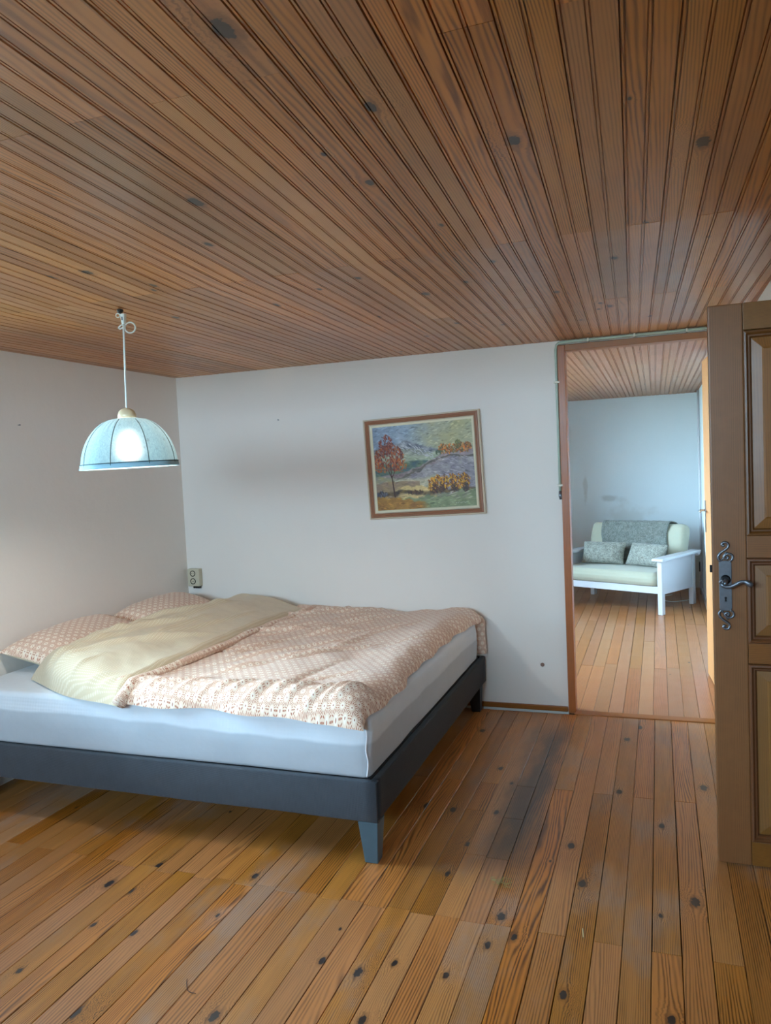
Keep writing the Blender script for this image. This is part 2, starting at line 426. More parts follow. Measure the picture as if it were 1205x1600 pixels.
def pane_mat():
    t = NT('window_glass')
    fr = t.n('ShaderNodeFresnel'); fr.inputs[0].default_value = 1.45
    tr = t.n('ShaderNodeBsdfTransparent'); gl = t.n('ShaderNodeBsdfGlossy'); gl.inputs['Roughness'].default_value = .02
    ms = t.n('ShaderNodeMixShader'); t.t.links.new(fr.outputs[0], ms.inputs[0])
    t.t.links.new(tr.outputs[0], ms.inputs[1]); t.t.links.new(gl.outputs[0], ms.inputs[2]); t.t.links.new(ms.outputs[0], t.out.inputs[0])
    return t.m
M_pane = pane_mat()
M_whitepaint = plain('white_paint', (196, 196, 200), .4, nscale=6, namt=.03)
M_brass = plain('warm_brass_cap', (226, 206, 168), .3, .1)
M_cord = plain('white_cord', (226, 232, 228), .45)
M_seam = plain('dark_seam', (40, 58, 58), .8)
M_trim = plain('pale_shade_trim', (150, 190, 204), .8)
M_black = plain('black_plastic', (22, 22, 24), .4)
M_pewter = plain('pewter_metal', (122, 126, 132), .38, .85, nscale=60, namt=.25)
M_pewter_dark = plain('dark_pewter', (30, 30, 32), .5, .6)
M_chrome = plain('chrome', (200, 205, 210), .15, 1.0)
M_pipe = plain('grey_green_pipe_paint', (168, 180, 162), .45, nscale=20, namt=.08)
M_clip = plain('cream_clip', (206, 200, 182), .5)
M_outlet = plain('aged_cream_plastic', (196, 188, 164), .45)
M_hole = plain('dark_recess', (46, 40, 32), .7)
M_fut = linen('cream_green_cotton', (170, 168, 148), 700, amt=.05)
def wool(name, c, scale, amt):
    t = NT(name); o = t.obj; nf = t.noise(o, scale, 4, .7); n2 = t.noise(o, scale*.3, 3, .6); b = s2l(c)
    col = t.mix(t.ss(t.math('ADD', t.math('MULTIPLY', nf, .7), t.math('MULTIPLY', n2, .3)), .36, .64), tuple(v*(1-amt) for v in b), tuple(min(1, v*(1+amt)) for v in b))
    t.bsdf(col, .9, t.bump(nf, .5, .006), .15, 0, Sheen_Weight=.2); return t.m
M_throw = wool('grey_fleece', (112, 115, 108), 90, .35)
M_cush = wool('speckled_grey_wool', (136, 136, 126), 110, .45)
M_rosette = plain('brown_plug', (120, 92, 80), .6)
M_grass = plain('pale_gravel', (168, 164, 150), .9, nscale=3, namt=.3)
M_debris = plain('dry_straw', (150, 140, 90), .9)
M_hair = plain('dark_fibre', (60, 46, 48), .9)

# ------------------------------------------------------------------ structure
# outside ground, for the light that comes in at the windows
struct(MB().add([(-60,-60,-.6),(60,-60,-.6),(60,60,-.6),(-60,60,-.6)], [(0,1,2,3)]).build('ground_outside', M_grass, fixn=False))

def boards_floor(parent, name, mat, x0, x1, y0, y1, pitch, phase, joints, knots, z=0.0, thick=.02, gap=.0009, clip=None, shrink=None):
    i0 = math.floor((x0-phase)/pitch); i1 = math.ceil((x1-phase)/pitch)
    for i in range(i0, i1):
        a = phase+i*pitch; b = a+pitch
        a, b = max(a, x0), min(b, x1)
        if b-a < .01: continue
        ye = y1(.5*(a+b)) if callable(y1) else y1
        ys = y0
        cuts = [ys]+[c for c in sorted(joints(i)) if ys+.05 < c < ye-.05]+[ye]
        for c0, c1 in zip(cuts[:-1], cuts[1:]):
            dz = random.uniform(-.0007, .0003)
            g = gap*random.choice((.7, 1, 1, 1.8))
            X0, X1, Y0, Y1 = a+g, b-g, c0+.0008, c1-.0008
            cx, cy = (X0+X1)/2, (Y0+Y1)/2; hx, hy = (X1-X0)/2, (Y1-Y0)/2; ch = .0012
            vs = [(-hx,-hy,-thick),(hx,-hy,-thick),(hx,hy,-thick),(-hx,hy,-thick),
                  (-hx,-hy,-ch),(hx,-hy,-ch),(hx,hy,-ch),(-hx,hy,-ch),
                  (-hx+ch,-hy+ch,0),(hx-ch,-hy+ch,0),(hx-ch,hy-ch,0),(-hx+ch,hy-ch,0)]
            fs = [(3,2,1,0),(0,1,5,4),(1,2,6,5),(2,3,7,6),(3,0,4,7),(4,5,9,8),(5,6,10,9),(6,7,11,10),(7,4,8,11),(8,9,10,11)]
            o = MB().add(vs, fs).build(name, mat, parent, fixn=False)
            o.location = (cx, cy, z+dz)
            ks = [k for k in knots.get(i, []) if c0 < k[1] < c1 and X0-.01 < k[0] < X1+.01]
            while len(ks) < 2 and random.random() < .2:
                ks.append((random.uniform(X0+.012, X1-.012), random.uniform(c0+.1, c1-.1) if c1-c0 > .25 else cy, random.uniform(.004, .008)))
            ks = [(k[0]-cx, k[1]-cy, k[2]) for k in ks]+[(0.0, 99.0, .001)]*2
            o['knot_a'] = [float(v) for v in ks[0]]; o['knot_b'] = [float(v) for v in ks[1]]

FK = {-6: [(-0.524, 2.4, 0.0132), (-0.535, 2.24, 0.0099)], -5: [(-0.464, 2.3, 0.0099)], -7: [(-0.624, 2.07, 0.0088)], -9: [(-0.786, 2.08, 0.0088), (-0.741, 2.84, 0.011), (-0.765, 2.61, 0.0088), (-0.794, 1.83, 0.011), (-0.764, 3.61, 0.011)], -12: [(-1.004, 2.03, 0.0099), (-0.998, 3.13, 0.0132)], -10: [(-0.877, 2.01, 0.0121), (-0.876, 3.12, 0.0132)], -14: [(-1.196, 1.73, 0.0132)], -17: [(-1.451, 2.41, 0.011)], -22: [(-1.856, 2.38, 0.0121)], -23: [(-1.958, 2.22, 0.0143)], -21: [(-1.847, 2.2, 0.011), (-1.833, 1.99, 0.0077)], -19: [(-1.668, 1.99, 0.0088)], -18: [(-1.591, 1.63, 0.0154), (-1.576, 3.58, 0.011)], -3: [(-0.288, 2.67, 0.0143), (-0.286, 2.08, 0.011), (-0.264, 2.3, 0.0055)], 1: [(0.083, 2.65, 0.0154)], 0: [(-0.002, 2.06, 0.011), (-0.022, 3.18, 0.011), (-0.028, 2.54, 0.0066), (-0.052, 3.75, 0.0088)], -4: [(-0.353, 2.93, 0.0132)], -11: [(-0.964, 4.11, 0.0132)], -8: [(-0.689, 3.14, 0.011), (-0.679, 3.45, 0.0077)], -2: [(-0.199, 3.47, 0.0121), (-0.191, 4.14, 0.0132)], 2: [(0.157, 3.6, 0.0165)], -1: [(-0.131, 4.34, 0.0132)]}
floor2 = struct(MB().box((RX0-.2, YB2-.06, -.12), (XR+.2, RY1+.2, -.024)).build('floor_second_room', M_groove), 'glossy pine plank floor of the second room')
floor = struct(MB().box((XL-.2, YF-.2, -.12), (XR+.2, YB2-.061, -.024)).build('floor', M_groove), 'old varnished pine plank floor of the bedroom')
def fj(i):
    extra = {-8: [2.77], -9: [3.14], -7: [2.76, 3.1]}.get(i, [])
    if i % 2 == 0: return [2.345+.0011*(-i), .17, 4.6]+extra
    return [3.43, 1.25]+([2.345] if i in (-9,-7,-11,-13,-15,-17,-19,-21,-23) else [])+extra
boards_floor(floor, 'floor_board', M_floor, XL, XP-.002, YF, 4.485, .0855, -.0535, fj, FK)
boards_floor(floor, 'floor_board', M_floor, XP+.002, XR, YF, 2.99, .0855, -.0535, fj, {})
rj = {}
def fj2(i):
    rng2 = random.Random(i*7+3); return [rng2.choice((5.6, 6.35, 7.1))+rng2.uniform(-.06, .06), rng2.choice((7.9, 8.3))]
boards_floor(floor2, 'floor_board', M_floor2, -1.6, RX1, 4.555, RY1, .083, .02, fj2, {}, z=.002)
boards_floor(floor2, 'floor_board', M_floor2, RX0, -1.602, 4.61, RY1, .083, .02, fj2, {}, z=.002)
# threshold strip between the rooms
struct(MB().box((-.497, 4.486, -.018), (.40, 4.554, .006)).build('trim_threshold', M_casing_x, bevel=.003), 'narrow wooden threshold strip between the two rooms')

# ceiling boards: profile with a groove-bead-groove at the edges and along the middle
PITCH = .098
CK = [(-0.698, 1.15, 0.0176), (-0.555, 1.48, 0.0121), (-0.305, 1.74, 0.0132), (0.096, 1.92, 0.0165), (-1.134, 1.75, 0.0165), (-0.675, 1.82, 0.011), (-1.445, 2.83, 0.0143), (-1.786, 2.11, 0.0132), (-1.917, 2.82, 0.0132), (-1.274, 2.04, 0.0099), (-0.842, 2.96, 0.0132), (-0.868, 3.65, 0.011), (-0.992, 2.59, 0.0099), (-1.179, 2.67, 0.0088), (-1.152, 3.29, 0.011), (-1.091, 3.92, 0.0088), (-1.933, 2.1, 0.011), (-1.681, 2.33, 0.0088), (-0.508, 2.61, 0.0088), (-0.654, 2.85, 0.0099), (-0.156, 3.64, 0.0121), (-0.194, 3.55, 0.0088), (0.023, 4.02, 0.0088), (-1.715, 2.38, 0.0077), (-0.117, 2.78, 0.011), (-0.351, 3.21, 0.011), (-0.338, 2.23, 0.0055), (-0.582, 2.18, 0.0066)]
def boards_ceiling(parent, mat, x0, x1, y0, y1, pitch, phase, joints, knots, zf, yaw, ybend, deep=1.0):
    span = abs(yaw)*max(abs(y1-ybend), abs(y0-ybend))+pitch
    i0 = math.floor((x0-span-phase)/pitch); i1 = math.ceil((x1+span-phase)/pitch)
    P = pitch; e = .0005
    D = .0045*deep
    c = P/2
    prof = [(e, D), (.0012, D), (.0020, .0006), (.0062, .0006), (.0070, D), (.0090, D), (.0098, 0),
            (c-.0052, 0), (c-.0046, D), (c-.0028, D), (c-.0022, .0006), (c+.0022, .0006), (c+.0028, D), (c+.0046, D), (c+.0052, 0),
            (P-.0014, 0), (P-e, D)]
    for i in range(i0, i1):
        a = phase+i*pitch
        cuts = [y0]+[c for c in sorted(joints(i)) if y0+.05 < c < y1-.05]+[y1]
        for c0, c1 in zip(cuts[:-1], cuts[1:]):
            ys = [c0+.0005, c1-.0005]
            if ybend > c0+.02 and ybend < c1-.02: ys.insert(1, ybend)
            if len(ys) == 2 and False: pass
            cx, cy = a+P/2, (c0+c1)/2
            dz = random.uniform(0, .0012)
            vs = []; fs = []; n = len(prof)
            wmax = 0
            for yy in ys:
                off = a-(yy-ybend)*yaw
                row = [(min(max(off+px, x0), x1), pz) for px, pz in prof]
                wmax = max(wmax, row[-1][0]-row[0][0])
                for px, pz in row: vs.append((px-cx, yy-cy, zf(yy)+pz+dz))
                vs.append((row[-1][0]-cx, yy-cy, zf(yy)+.016)); vs.append((row[0][0]-cx, yy-cy, zf(yy)+.016))
            if wmax < .004: continue
            m = n+2
            for k in range(len(ys)-1):
                for j in range(m):
                    l = (j+1) % m
                    fs.append((k*m+j, k*m+l, (k+1)*m+l, (k+1)*m+j))
            fs.append(tuple(range(m))); fs.append(tuple(reversed([(len(ys)-1)*m+j for j in range(m)])))
            o = MB().add(vs, fs).build('ceiling_board', mat, parent, fixn=False)
            o.location = (cx, cy, 0)
            ks = []
            for kx, ky, kr in knots:
                if a-.002 < kx < a+P+.002 and c0 < ky < c1: ks.append((kx-(ky-ybend)*yaw, ky, kr))
            while len(ks) < 2 and random.random() < .25:
                ks.append((a+random.uniform(.02, .07), random.uniform(c0, c1), random.uniform(.004, .009)))
            ks = [(k[0]-cx, k[1]-cy, k[2]) for k in ks]+[(0.0, 99.0, .001)]*2
            o['knot_a'] = [float(v) for v in ks[0]]; o['knot_b'] = [float(v) for v in ks[1]]
ce = MB()
def slab(mb, x0, x1, ys, zf, t0=.0165, t1=.10):
    vs = []; fs = []
    for y in ys:
        z = zf(y); vs += [(x0, y, z+t0), (x1, y, z+t0), (x1, y, z+t1), (x0, y, z+t1)]
    for k in range(len(ys)-1):
        for j in range(4): fs.append((4*k+j, 4*k+(j+1) % 4, 4*k+4+(j+1) % 4, 4*k+4+j))
    e = 4*(len(ys)-1); fs += [(0,1,2,3), (e+3,e+2,e+1,e)]
    mb.add(vs, fs)
slab(ce, XL-.2, XR+.2, [YF-.2, 2.44, YB2], zc)
ceil = struct(ce.build('ceiling', M_groove), 'ceiling lined with narrow beaded pine boards')
def cj(i):
    if i % 2 == 0: return [2.42, .25]
    return [1.30, 3.48]
boards_ceiling(ceil, M_ceil, XL, XP, YF, YB, PITCH, -.076, cj, CK, zc, YAW, 2.44)
boards_ceiling(ceil, M_ceil, XP+.001, XR, YF, 2.995, PITCH, -.076, cj, CK, zc, YAW, 2.44)
ce2 = MB(); slab(ce2, RX0-.2, XR+.2, [YB2+.002, RY1+.2], lambda y: RZ)
ceil2 = struct(ce2.build('ceiling_second_room', M_groove), 'paler board ceiling of the second room')
def cj2(i):
    rg = random.Random(i*13+1); return [rg.choice((5.4, 5.9, 6.6))+rg.uniform(-.05, .05), rg.choice((7.3, 7.9, 8.4))+rg.uniform(-.05, .05)]
boards_ceiling(ceil2, M_ceil2, -1.6, RX1, YB2, RY1, .088, -.05, cj2, [], lambda y: RZ, .004, 6.0)
boards_ceiling(ceil2, M_ceil2, RX0, -1.602, YB2, RY1, .088, -.05, cj2, [], lambda y: RZ, .004, 6.0)

# walls
def wall(name, mb, mat=None, label=None): return struct(mb.build(name, mat or M_wall), label)
HT = 2.42
DL, DR, DT = -.535, .375, 2.148        # doorway (outside of the casing)
w = MB(); w.box((XL-.2, YB, -.02), (DL, YB2, 2.19)).box((DL, YB, DT+.005), (DR, YB2, 2.19)).box((DR, YB, -.02), (XP+.0, YB2, 2.19))
wall('wall_back', w, label='white plastered back wall with the doorway at its right end')
def wall_window(mb, ax, t0, t1, a0, a1, z0, z1, win, zmax):
    p0, p1, q0, q1 = win
    for (s0, s1, b0, b1) in ((a0, p0, z0, z1), (p1, a1, z0, z1), (p0, p1, z0, q0), (p0, p1, q1, z1)):
        if ax == 0: mb.box((t0, s0, b0), (t1, s1, b1))
        else: mb.box((s0, t0, b0), (s1, t1, b1))
w = MB(); wall_window(w, 0, XL-.12, XL, YF-.2, YB2, -.02, HT, WIN1, HT); wall('wall_left', w, label='white plastered left wall at the head of the bed')
w = MB(); wall_window(w, 1, YF-.35, YF, XL, XR+.2, -.02, HT, WIN_FILL, HT); wall('wall_front', w, label='white wall behind the camera')
wall('wall_right', MB().box((XR, YF, -.02), (XR+.2, YS, HT)).box((XP, YS, -.02), (XR+.2, YS+.12, HT)).box((XP, YS+.12, -.02), (XP+.12, YB2, 2.3)), label='white right wall with a short return behind the oak door')
w = MB(); wall_window(w, 0, RX0-.35, RX0, YB2, RY1+.2, -.02, 2.35, WIN3, HT); wall('wall_left_second_room', w, M_wall2, 'left wall of the second room')
wall('wall_far', MB().box((RX0, RY1, -.02), (RX1+.2, RY1+.2, 2.35)), M_wall2, 'pale blue-white far wall behind the sofa')
wall('wall_right_second_room', MB().box((RX1, YB2, -.02), (RX1+.2, RY1, 2.35)), M_wall2, 'right wall of the second room')
wall('wall_partition_second_room', MB().box((RX0, YB2+.001, -.02), (DL, YB2+.03, 2.15)).box((RX0-.2, YB, -.02), (XL-.2, YB2, 2.3)), M_wall2) if False else None

def window(name, ax, plane, win, label, dp=.10):
    e = empty(name, (0,0,0)); struct(e, label)
    p0, p1, q0, q1 = win
    def bx(a0, a1, b0, b1, d0, d1, nm, mat, par):
        mb = MB()
        if ax == 0: mb.box((plane-d1, a0, b0), (plane-d0, a1, b1))
        else: mb.box((a0, plane-d1, b0), (a1, plane-d0, b1))
        return mb.build(nm, mat, par)
    g = .045; mid = (p0+p1)/2
    bx(p0+.001, p1-.001, q0+.001, q0+g, dp, dp+.06, 'window_frame', M_whitepaint, e); bx(p0+.001, p1-.001, q1-g, q1-.001, dp, dp+.06, 'window_frame', M_whitepaint, e)
    bx(p0+.001, p0+g, q0+g, q1-g, dp, dp+.06, 'window_frame', M_whitepaint, e); bx(p1-g, p1-.001, q0+g, q1-g, dp, dp+.06, 'window_frame', M_whitepaint, e)
    bx(mid-.03, mid+.03, q0+g, q1-g, dp, dp+.06, 'mullion', M_whitepaint, e)
    for a, b in ((p0+g, mid-.03), (mid+.03, p1-g)): bx(a, b, q0+g, q1-g, dp+.028, dp+.032, 'pane', M_pane, e)
window('window_1', 0, XL, WIN1, 'window in the left wall', .03); window('fill_window', 1, YF, WIN_FILL, 'unseen window added behind the camera to brighten the back wall'); window('window_3', 0, RX0, WIN3, 'window of the second room')

# skirting
struct(MB().box((XL, YB-.014, .001), (DL-.004, YB-.0005, .032)).build('baseboard_back', M_casing_x, bevel=.003), 'low brown wooden skirting strip along the back wall')
struct(MB().box((RX1-.014, 5.62, .003), (RX1-.0005, RY1-.015, .07)).build('baseboard_second_room', M_whitepaint, bevel=.003), 'white skirting of the second room')

# door casing round the opening
cs = empty('trim_door_casing', (0,0,0)); struct(cs, 'orange-brown wooden casing round the doorway')
def casing(name, a, b, mat, knots=()):
    cx, cy, cz = [(p+q)/2 for p, q in zip(a, b)]
    o = MB().box((a[0]-cx, a[1]-cy, a[2]-cz), (b[0]-cx, b[1]-cy, b[2]-cz)).build(name, mat, cs, bevel=.003)
    o.location = (cx, cy, cz); ks = list(knots)+[(0., 99., .001)]*2
    o['knot_a'] = [float(v) for v in ks[0]]; o['knot_b'] = [float(v) for v in ks[1]]; return o
casing('jamb', (-.534, YB-.022, .0015), (-.492, YB2, 2.147), M_casing, [(.02, .35, .006), (.02, -.34, .006)])
casing('jamb', (.340, YB-.022, .0015), (.374, YB2, 2.147), M_casing)
casing('head', (-.491, YB-.022, 2.114), (.339, YB2, 2.149), M_casing_x)
for x, z in ((-.513, 1.275),): pass

# ------------------------------------------------------------------ painted conduit
pipe = empty('conduit_pipe', (-.543, YB-.012, 2.15))
tag(pipe, 'thin grey-green painted conduit pipe running along the top and left side of the doorway', 'pipe')
def loc(pts, o): return [tuple(a-b for a, b in zip(p, o.location)) for p in pts]
px, py = -.543, YB-.012
MB().tube(loc([(px, py, 1.30), (px, py, 1.6), (px, py, 2.125), (px+.006, py-.004, 2.150), (px+.02, py-.012, 2.161), (px+.06, YB-.034, 2.163), (-.2, YB-.034, 2.163), (.1, YB-.034, 2.163), (.43, YB-.034, 2.163)], pipe), .0080, 10).build('tube', M_pipe, pipe, smooth=True)
MB().tube(loc([(px, py, 1.31), (px+.001, py-.003, 1.285), (px+.003, py-.004, 1.262)], pipe), [.0095, .0105, .008], 10).build('end_sleeve', M_pewter, pipe, smooth=True)
for z in (1.94, 1.345):
    MB().box((px-.016-pipe.location[0], py-.0105-pipe.location[1], z-.006-pipe.location[2]), (px+.016-pipe.location[0], YB-.001-pipe.location[1], z+.006-pipe.location[2])).build('clip', M_clip, pipe, bevel=.002)
for x in (-.36, -.11, .16):
    MB().box((x-.005-px, -.032, .003), (x+.005-px, .011, .022)).build('clip', M_clip, pipe, bevel=.002)

# ------------------------------------------------------------------ oak door (open leaf on the right)
d1 = empty('door_1', (.172, 2.93, .006)); struct(d1, 'open oak panel door at the right edge with an ornate pewter handle')
DW, DH, DTK = .83, 2.0, .04
def oak(name, a, b, mat, bev=.002):
    cx, cy, cz = [(p+q)/2 for p, q in zip(a, b)]
    o = MB().box((a[0]-cx, a[1]-cy, a[2]-cz), (b[0]-cx, b[1]-cy, b[2]-cz)).build(name, mat, d1, bevel=bev); o.location = (cx, cy, cz); return o
SW = .111
lst = oak('stile', (0, 0, .002), (SW, DTK, DH), M_oak_z, .004); oak('stile', (DW-SW, 0, .002), (DW, DTK, DH), M_oak_z, .004)
ZR = [(0, .090), (.737, .812), (1.114, 1.193), (1.905, 2.0)]
for a, b in ZR: oak('rail', (SW+.0006, .0004, a+.002), (DW-SW-.0006, DTK, b), M_oak_x)
for k in range(3):
    z0, z1 = ZR[k][1], ZR[k+1][0]; x0, x1 = SW, DW-SW
    # raised and fielded panel
    cx, cz = (x0+x1)/2, (z0+z1)/2
    def rect(i, y): return [(x0+i-cx, y, z0+i-cz), (x1-i-cx, y, z0+i-cz), (x1-i-cx, y, z1-i-cz), (x0+i-cx, y, z1-i-cz)]
    loops = [rect(.0, .024), rect(.018, .016), rect(.026, .014), rect(.060, .008), rect(.066, .004), rect(.068, .004)]
    vs = [v for l in loops for v in l]; fs = []
    for i in range(len(loops)-1):
        for j in range(4): fs.append((4*i+j, 4*i+(j+1) % 4, 4*i+4+(j+1) % 4, 4*i+4+j))
    e = 4*(len(loops)-1); fs.append((e, e+1, e+2, e+3))
    vs += [(v[0], .034, v[2]) for v in rect(0, 0)]; b0 = len(vs)-4
    fs += [(j, b0+j, b0+(j+1) % 4, (j+1) % 4) for j in range(4)]; fs.append((b0+3, b0+2, b0+1, b0))
    o = MB().add(vs, fs).build('panel', M_oakp, d1); o.location = (cx, 0, cz)
    # moulding frame
    prof = [(0, .0), (.003, -.005), (.009, -.006), (.013, -.001), (.016, .003), (.021, .003), (.026, .010), (.026, .018), (0, .018)]
    loops = [[(x0+i-cx, y, z0+i-cz), (x1-i-cx, y, z0+i-cz), (x1-i-cx, y, z1-i-cz), (x0+i-cx, y, z1-i-cz)] for i, y in prof]
    vs = [v for l in loops for v in l]; fs = []; n = len(loops)
    for i in range(n):
        l = (i+1) % n
        for j in range(4): fs.append((4*i+j, 4*i+(j+1) % 4, 4*l+(j+1) % 4, 4*l+j))
    o = MB().add(vs, fs).build('moulding', M_oakm, d1); o.location = (cx, 0, cz)
# lock set
hx = .041; yb = -.004
bp = MB()
bp.prism([(hx-.0205, .937), (hx-.017, .928), (hx+.017, .928), (hx+.0205, .937), (hx+.0205, 1.098), (hx+.017, 1.106), (hx-.017, 1.106), (hx-.0205, 1.098)], 1, -.0045, 0)
bp = bp.build('backplate', M_pewter, d1, bevel=.0012); bp['label'] = 'pewter backplate with scrolled ends'
def scroll(sign, zb):
    mb = MB()
    def arc(cx, cz, r0, r1, a0, a1, n=14): return [(hx+cx+(r0+(r1-r0)*k/n)*math.cos(math.radians(a0+(a1-a0)*k/n)), yb, zb+sign*(cz+(r0+(r1-r0)*k/n)*math.sin(math.radians(a0+(a1-a0)*k/n)))) for k in range(n+1)]
    s1 = arc(-.004, .014, .019, .016, 215, 110, 8)[::1]
    # big S: from lower left up round to the small top curl
    big = [(hx-.015, yb, zb), (hx-.022, yb, zb+sign*.010), (hx-.021, yb, zb+sign*.022), (hx-.012, yb, zb+sign*.033), (hx+.002, yb, zb+sign*.043), (hx+.011, yb, zb+sign*.053), (hx+.009, yb, zb+sign*.064), (hx-.001, yb, zb+sign*.068), (hx-.009, yb, zb+sign*.063), (hx-.008, yb, zb+sign*.056), (hx-.002, yb, zb+sign*.056)]
    mb.tube(smooth_path(big), [.0043]*len(smooth_path(big)), 8)
    rc = [(hx+.014, yb, zb), (hx+.023, yb, zb+sign*.008), (hx+.024, yb, zb+sign*.020), (hx+.014, yb, zb+sign*.027), (hx+.004, yb, zb+sign*.025), (hx-.003, yb, zb+sign*.018), (hx+.000, yb, zb+sign*.010), (hx+.008, yb, zb+sign*.010), (hx+.010, yb, zb+sign*.016), (hx+.005, yb, zb+sign*.018)]
    mb.tube(smooth_path(rc), [.0040]*len(smooth_path(rc)), 8)
    mb.tube(smooth_path([(hx-.014, yb, zb+sign*.004), (hx-.006, yb, zb+sign*.012), (hx-.004, yb, zb+sign*.022), (hx+.006, yb, zb+sign*.034)]), .0024, 8)
    mb.box((hx-.016, -.004, zb-.003), (hx+.016, -.001, zb+.003))
    return mb
def smooth_path(p, n=5):
    P = [Vector(q) for q in p]; P = [P[0]*2-P[1]]+P+[P[-1]*2-P[-2]]; out = []
    for i in range(1, len(P)-2):
        for k in range(n):
            t = k/n; a, b, c, d = P[i-1], P[i], P[i+1], P[i+2]
            out.append(.5*((2*b)+(c-a)*t+(2*a-5*b+4*c-d)*t*t+(3*b-a-3*c+d)*t**3))
    out.append(P[-2]); return out
scroll(1, 1.104).build('scroll', M_pewter, bp, smooth=True); scroll(-1, .930).build('scroll', M_pewter, bp, smooth=True)
MB().lathe([(.0165, 0), (.0165, .006), (.0125, .010), (.0125, .014)], (0,0,0), 24).build('rosette', M_pewter_dark, d1)
ro = bpy.context.scene.objects['rosette']; ro.rotation_euler = (PI/2, 0, 0); ro.location = (hx, -.004, 1.040)
lp = smooth_path([(hx-.017, -.044, 1.033), (hx-.013, -.046, 1.025), (hx-.002, -.046, 1.020), (hx+.014, -.046, 1.021), (hx+.030, -.046, 1.029), (hx+.045, -.046, 1.037), (hx+.060, -.046, 1.038), (hx+.074, -.046, 1.030), (hx+.082, -.046, 1.024)])
n = len(lp); lr = [.0052+.0018*math.sin(PI*i/n)+(.0045 if i > n*.72 else 0)*math.sin(PI*min(1, (i-n*.72)/(n*.28))) for i in range(n)]
lv = MB().tube(lp, lr, 10, flat=(1, .75))
lv.tube([(hx+.0, -.012, 1.040), (hx+.0, -.030, 1.038), (hx-.006, -.044, 1.027)], [.007, .0065, .0055], 10)
lv.tube(smooth_path([(hx-.017, -.045, 1.030), (hx-.021, -.046, 1.037), (hx-.015, -.046, 1.043), (hx-.010, -.046, 1.038), (hx-.014, -.047, 1.035)]), .0042, 8)
lv = lv.build('lever', M_pewter, d1, smooth=True); lv['label'] = 'curved pewter lever handle'
kh = MB().lathe([(.0042, 0), (.0042, .0006)], (0,0,0), 16).add([(-.0022,0,0),(.0022,0,0),(.0036,-.013,0),(-.0036,-.013,0),(-.0022,0,.0006),(.0022,0,.0006),(.0036,-.013,.0006),(-.0036,-.013,.0006)], [(3,2,1,0),(4,5,6,7),(0,1,5,4),(1,2,6,5),(2,3,7,6),(3,0,4,7)]).build('keyhole', M_black, bp)
kh.rotation_euler = (PI/2, 0, 0); kh.location = (hx, -.0046, .974)
MB().box((-.008, .014, 1.062), (.0, .026, 1.088)).build('latch', M_pewter_dark, d1, bevel=.001)
for z in (.25, 1.7): MB().lathe([(.007, -.05), (.007, .05)], (DW+.006, .036, z), 12).build('hinge', M_pewter, d1)
MB().box((DW-.06, .0405, .22), (DW+.03, .0695, .30)).box((DW-.06, .0405, 1.67), (DW+.03, .0695, 1.75)).build('hinge_leaf', M_pewter, d1)

# ------------------------------------------------------------------ second door
ang = math.atan2(5.49-4.63, .287-.345)
d2 = empty('door_2', (.340, 4.640, .010), ang); struct(d2, 'plain pale orange-wood door standing open into the second room')
L2 = math.hypot(5.49-4.63, .05)-.0
def leaf(a, b, mat, nm, bev=.002):
    cx, cy, cz = [(p+q)/2 for p, q in zip(a, b)]
    o = MB().box((a[0]-cx, a[1]-cy, a[2]-cz), (b[0]-cx, b[1]-cy, b[2]-cz)).build(nm, mat, d2, bevel=bev); o.location = (cx, cy, cz); return o
leaf((0, -.036, 0), (L2, .0, 2.085), M_door2, 'leaf', .003)
leaf((L2-.075, .0001, .96), (L2-.04, .004, 1.17), M_chrome, 'backplate', .001)
hd = MB().tube(smooth_path([(L2-.057, .004, 1.105), (L2-.057, .03, 1.105), (L2-.06, .042, 1.105), (L2-.09, .045, 1.104), (L2-.15, .045, 1.102)]), .007, 8).build('handle', M_chrome, d2, smooth=True)

# ------------------------------------------------------------------ bed base
BX0, BX1, BY0, BY1, BZ0, BZ1 = -3.115, -1.022, 2.596, 4.505, .163, .323
bed = empty('bed_base', (-2.07, 3.55, 0)); tag(bed, 'low platform bed base in charcoal fabric with blue-grey tapered legs', 'bed')
def bp_(name, a, b, mat, bev=.006):
    o = MB().box(tuple(p-q for p, q in zip(a, bed.location)), tuple(p-q for p, q in zip(b, bed.location))).build(name, mat, bed, bevel=bev, bseg=3, smooth=False); return o
def rail_soft(name, a, b, mat, seed):
    # upholstered rail with a slightly soft, wavering top and bottom edge
    mb = MB(); nx = 40; along = 0 if (b[0]-a[0]) > (b[1]-a[1]) else 1
    ring = []; R = .008
    u0, u1 = (a[1], b[1]) if along == 0 else (a[0], b[0])
    for i in range(nx+1):
        t = i/nx; s = a[along]+(b[along]-a[along])*t
        dz = fbm(s*3, seed, 0)*.0018; dz2 = fbm(s*2.5, seed+5, 0)*.002
        z0, z1 = a[2]+dz2, b[2]+dz
        sec = []
        for (c0, c1, a0) in ((u0+R, z0+R, 180), (u1-R, z0+R, 270), (u1-R, z1-R, 0), (u0+R, z1-R, 90)):
            for k in range(4):
                th = math.radians(a0+k*30); sec.append((c0+R*math.cos(th), c1+R*math.sin(th)))
        for (uu, z) in sec:
            p = (s, uu, z) if along == 0 else (uu, s, z); mb.v.append(tuple(q-w for q, w in zip(p, bed.location)))
    m = 16
    for i in range(nx):
        for k in range(m): mb.f.append((i*m+k, i*m+(k+1) % m, (i+1)*m+(k+1) % m, (i+1)*m+k)); mb.mi.append(0)
    mb.f.append(tuple(range(m))); mb.f.append(tuple(nx*m+k for k in range(m))); mb.mi += [0, 0]
    return mb.build(name, mat, bed, smooth=True)
o = rail_soft('side_rail', (BX0, BY0, BZ0), (BX1-.0005, BY0+.028, BZ1), M_bed, 1)
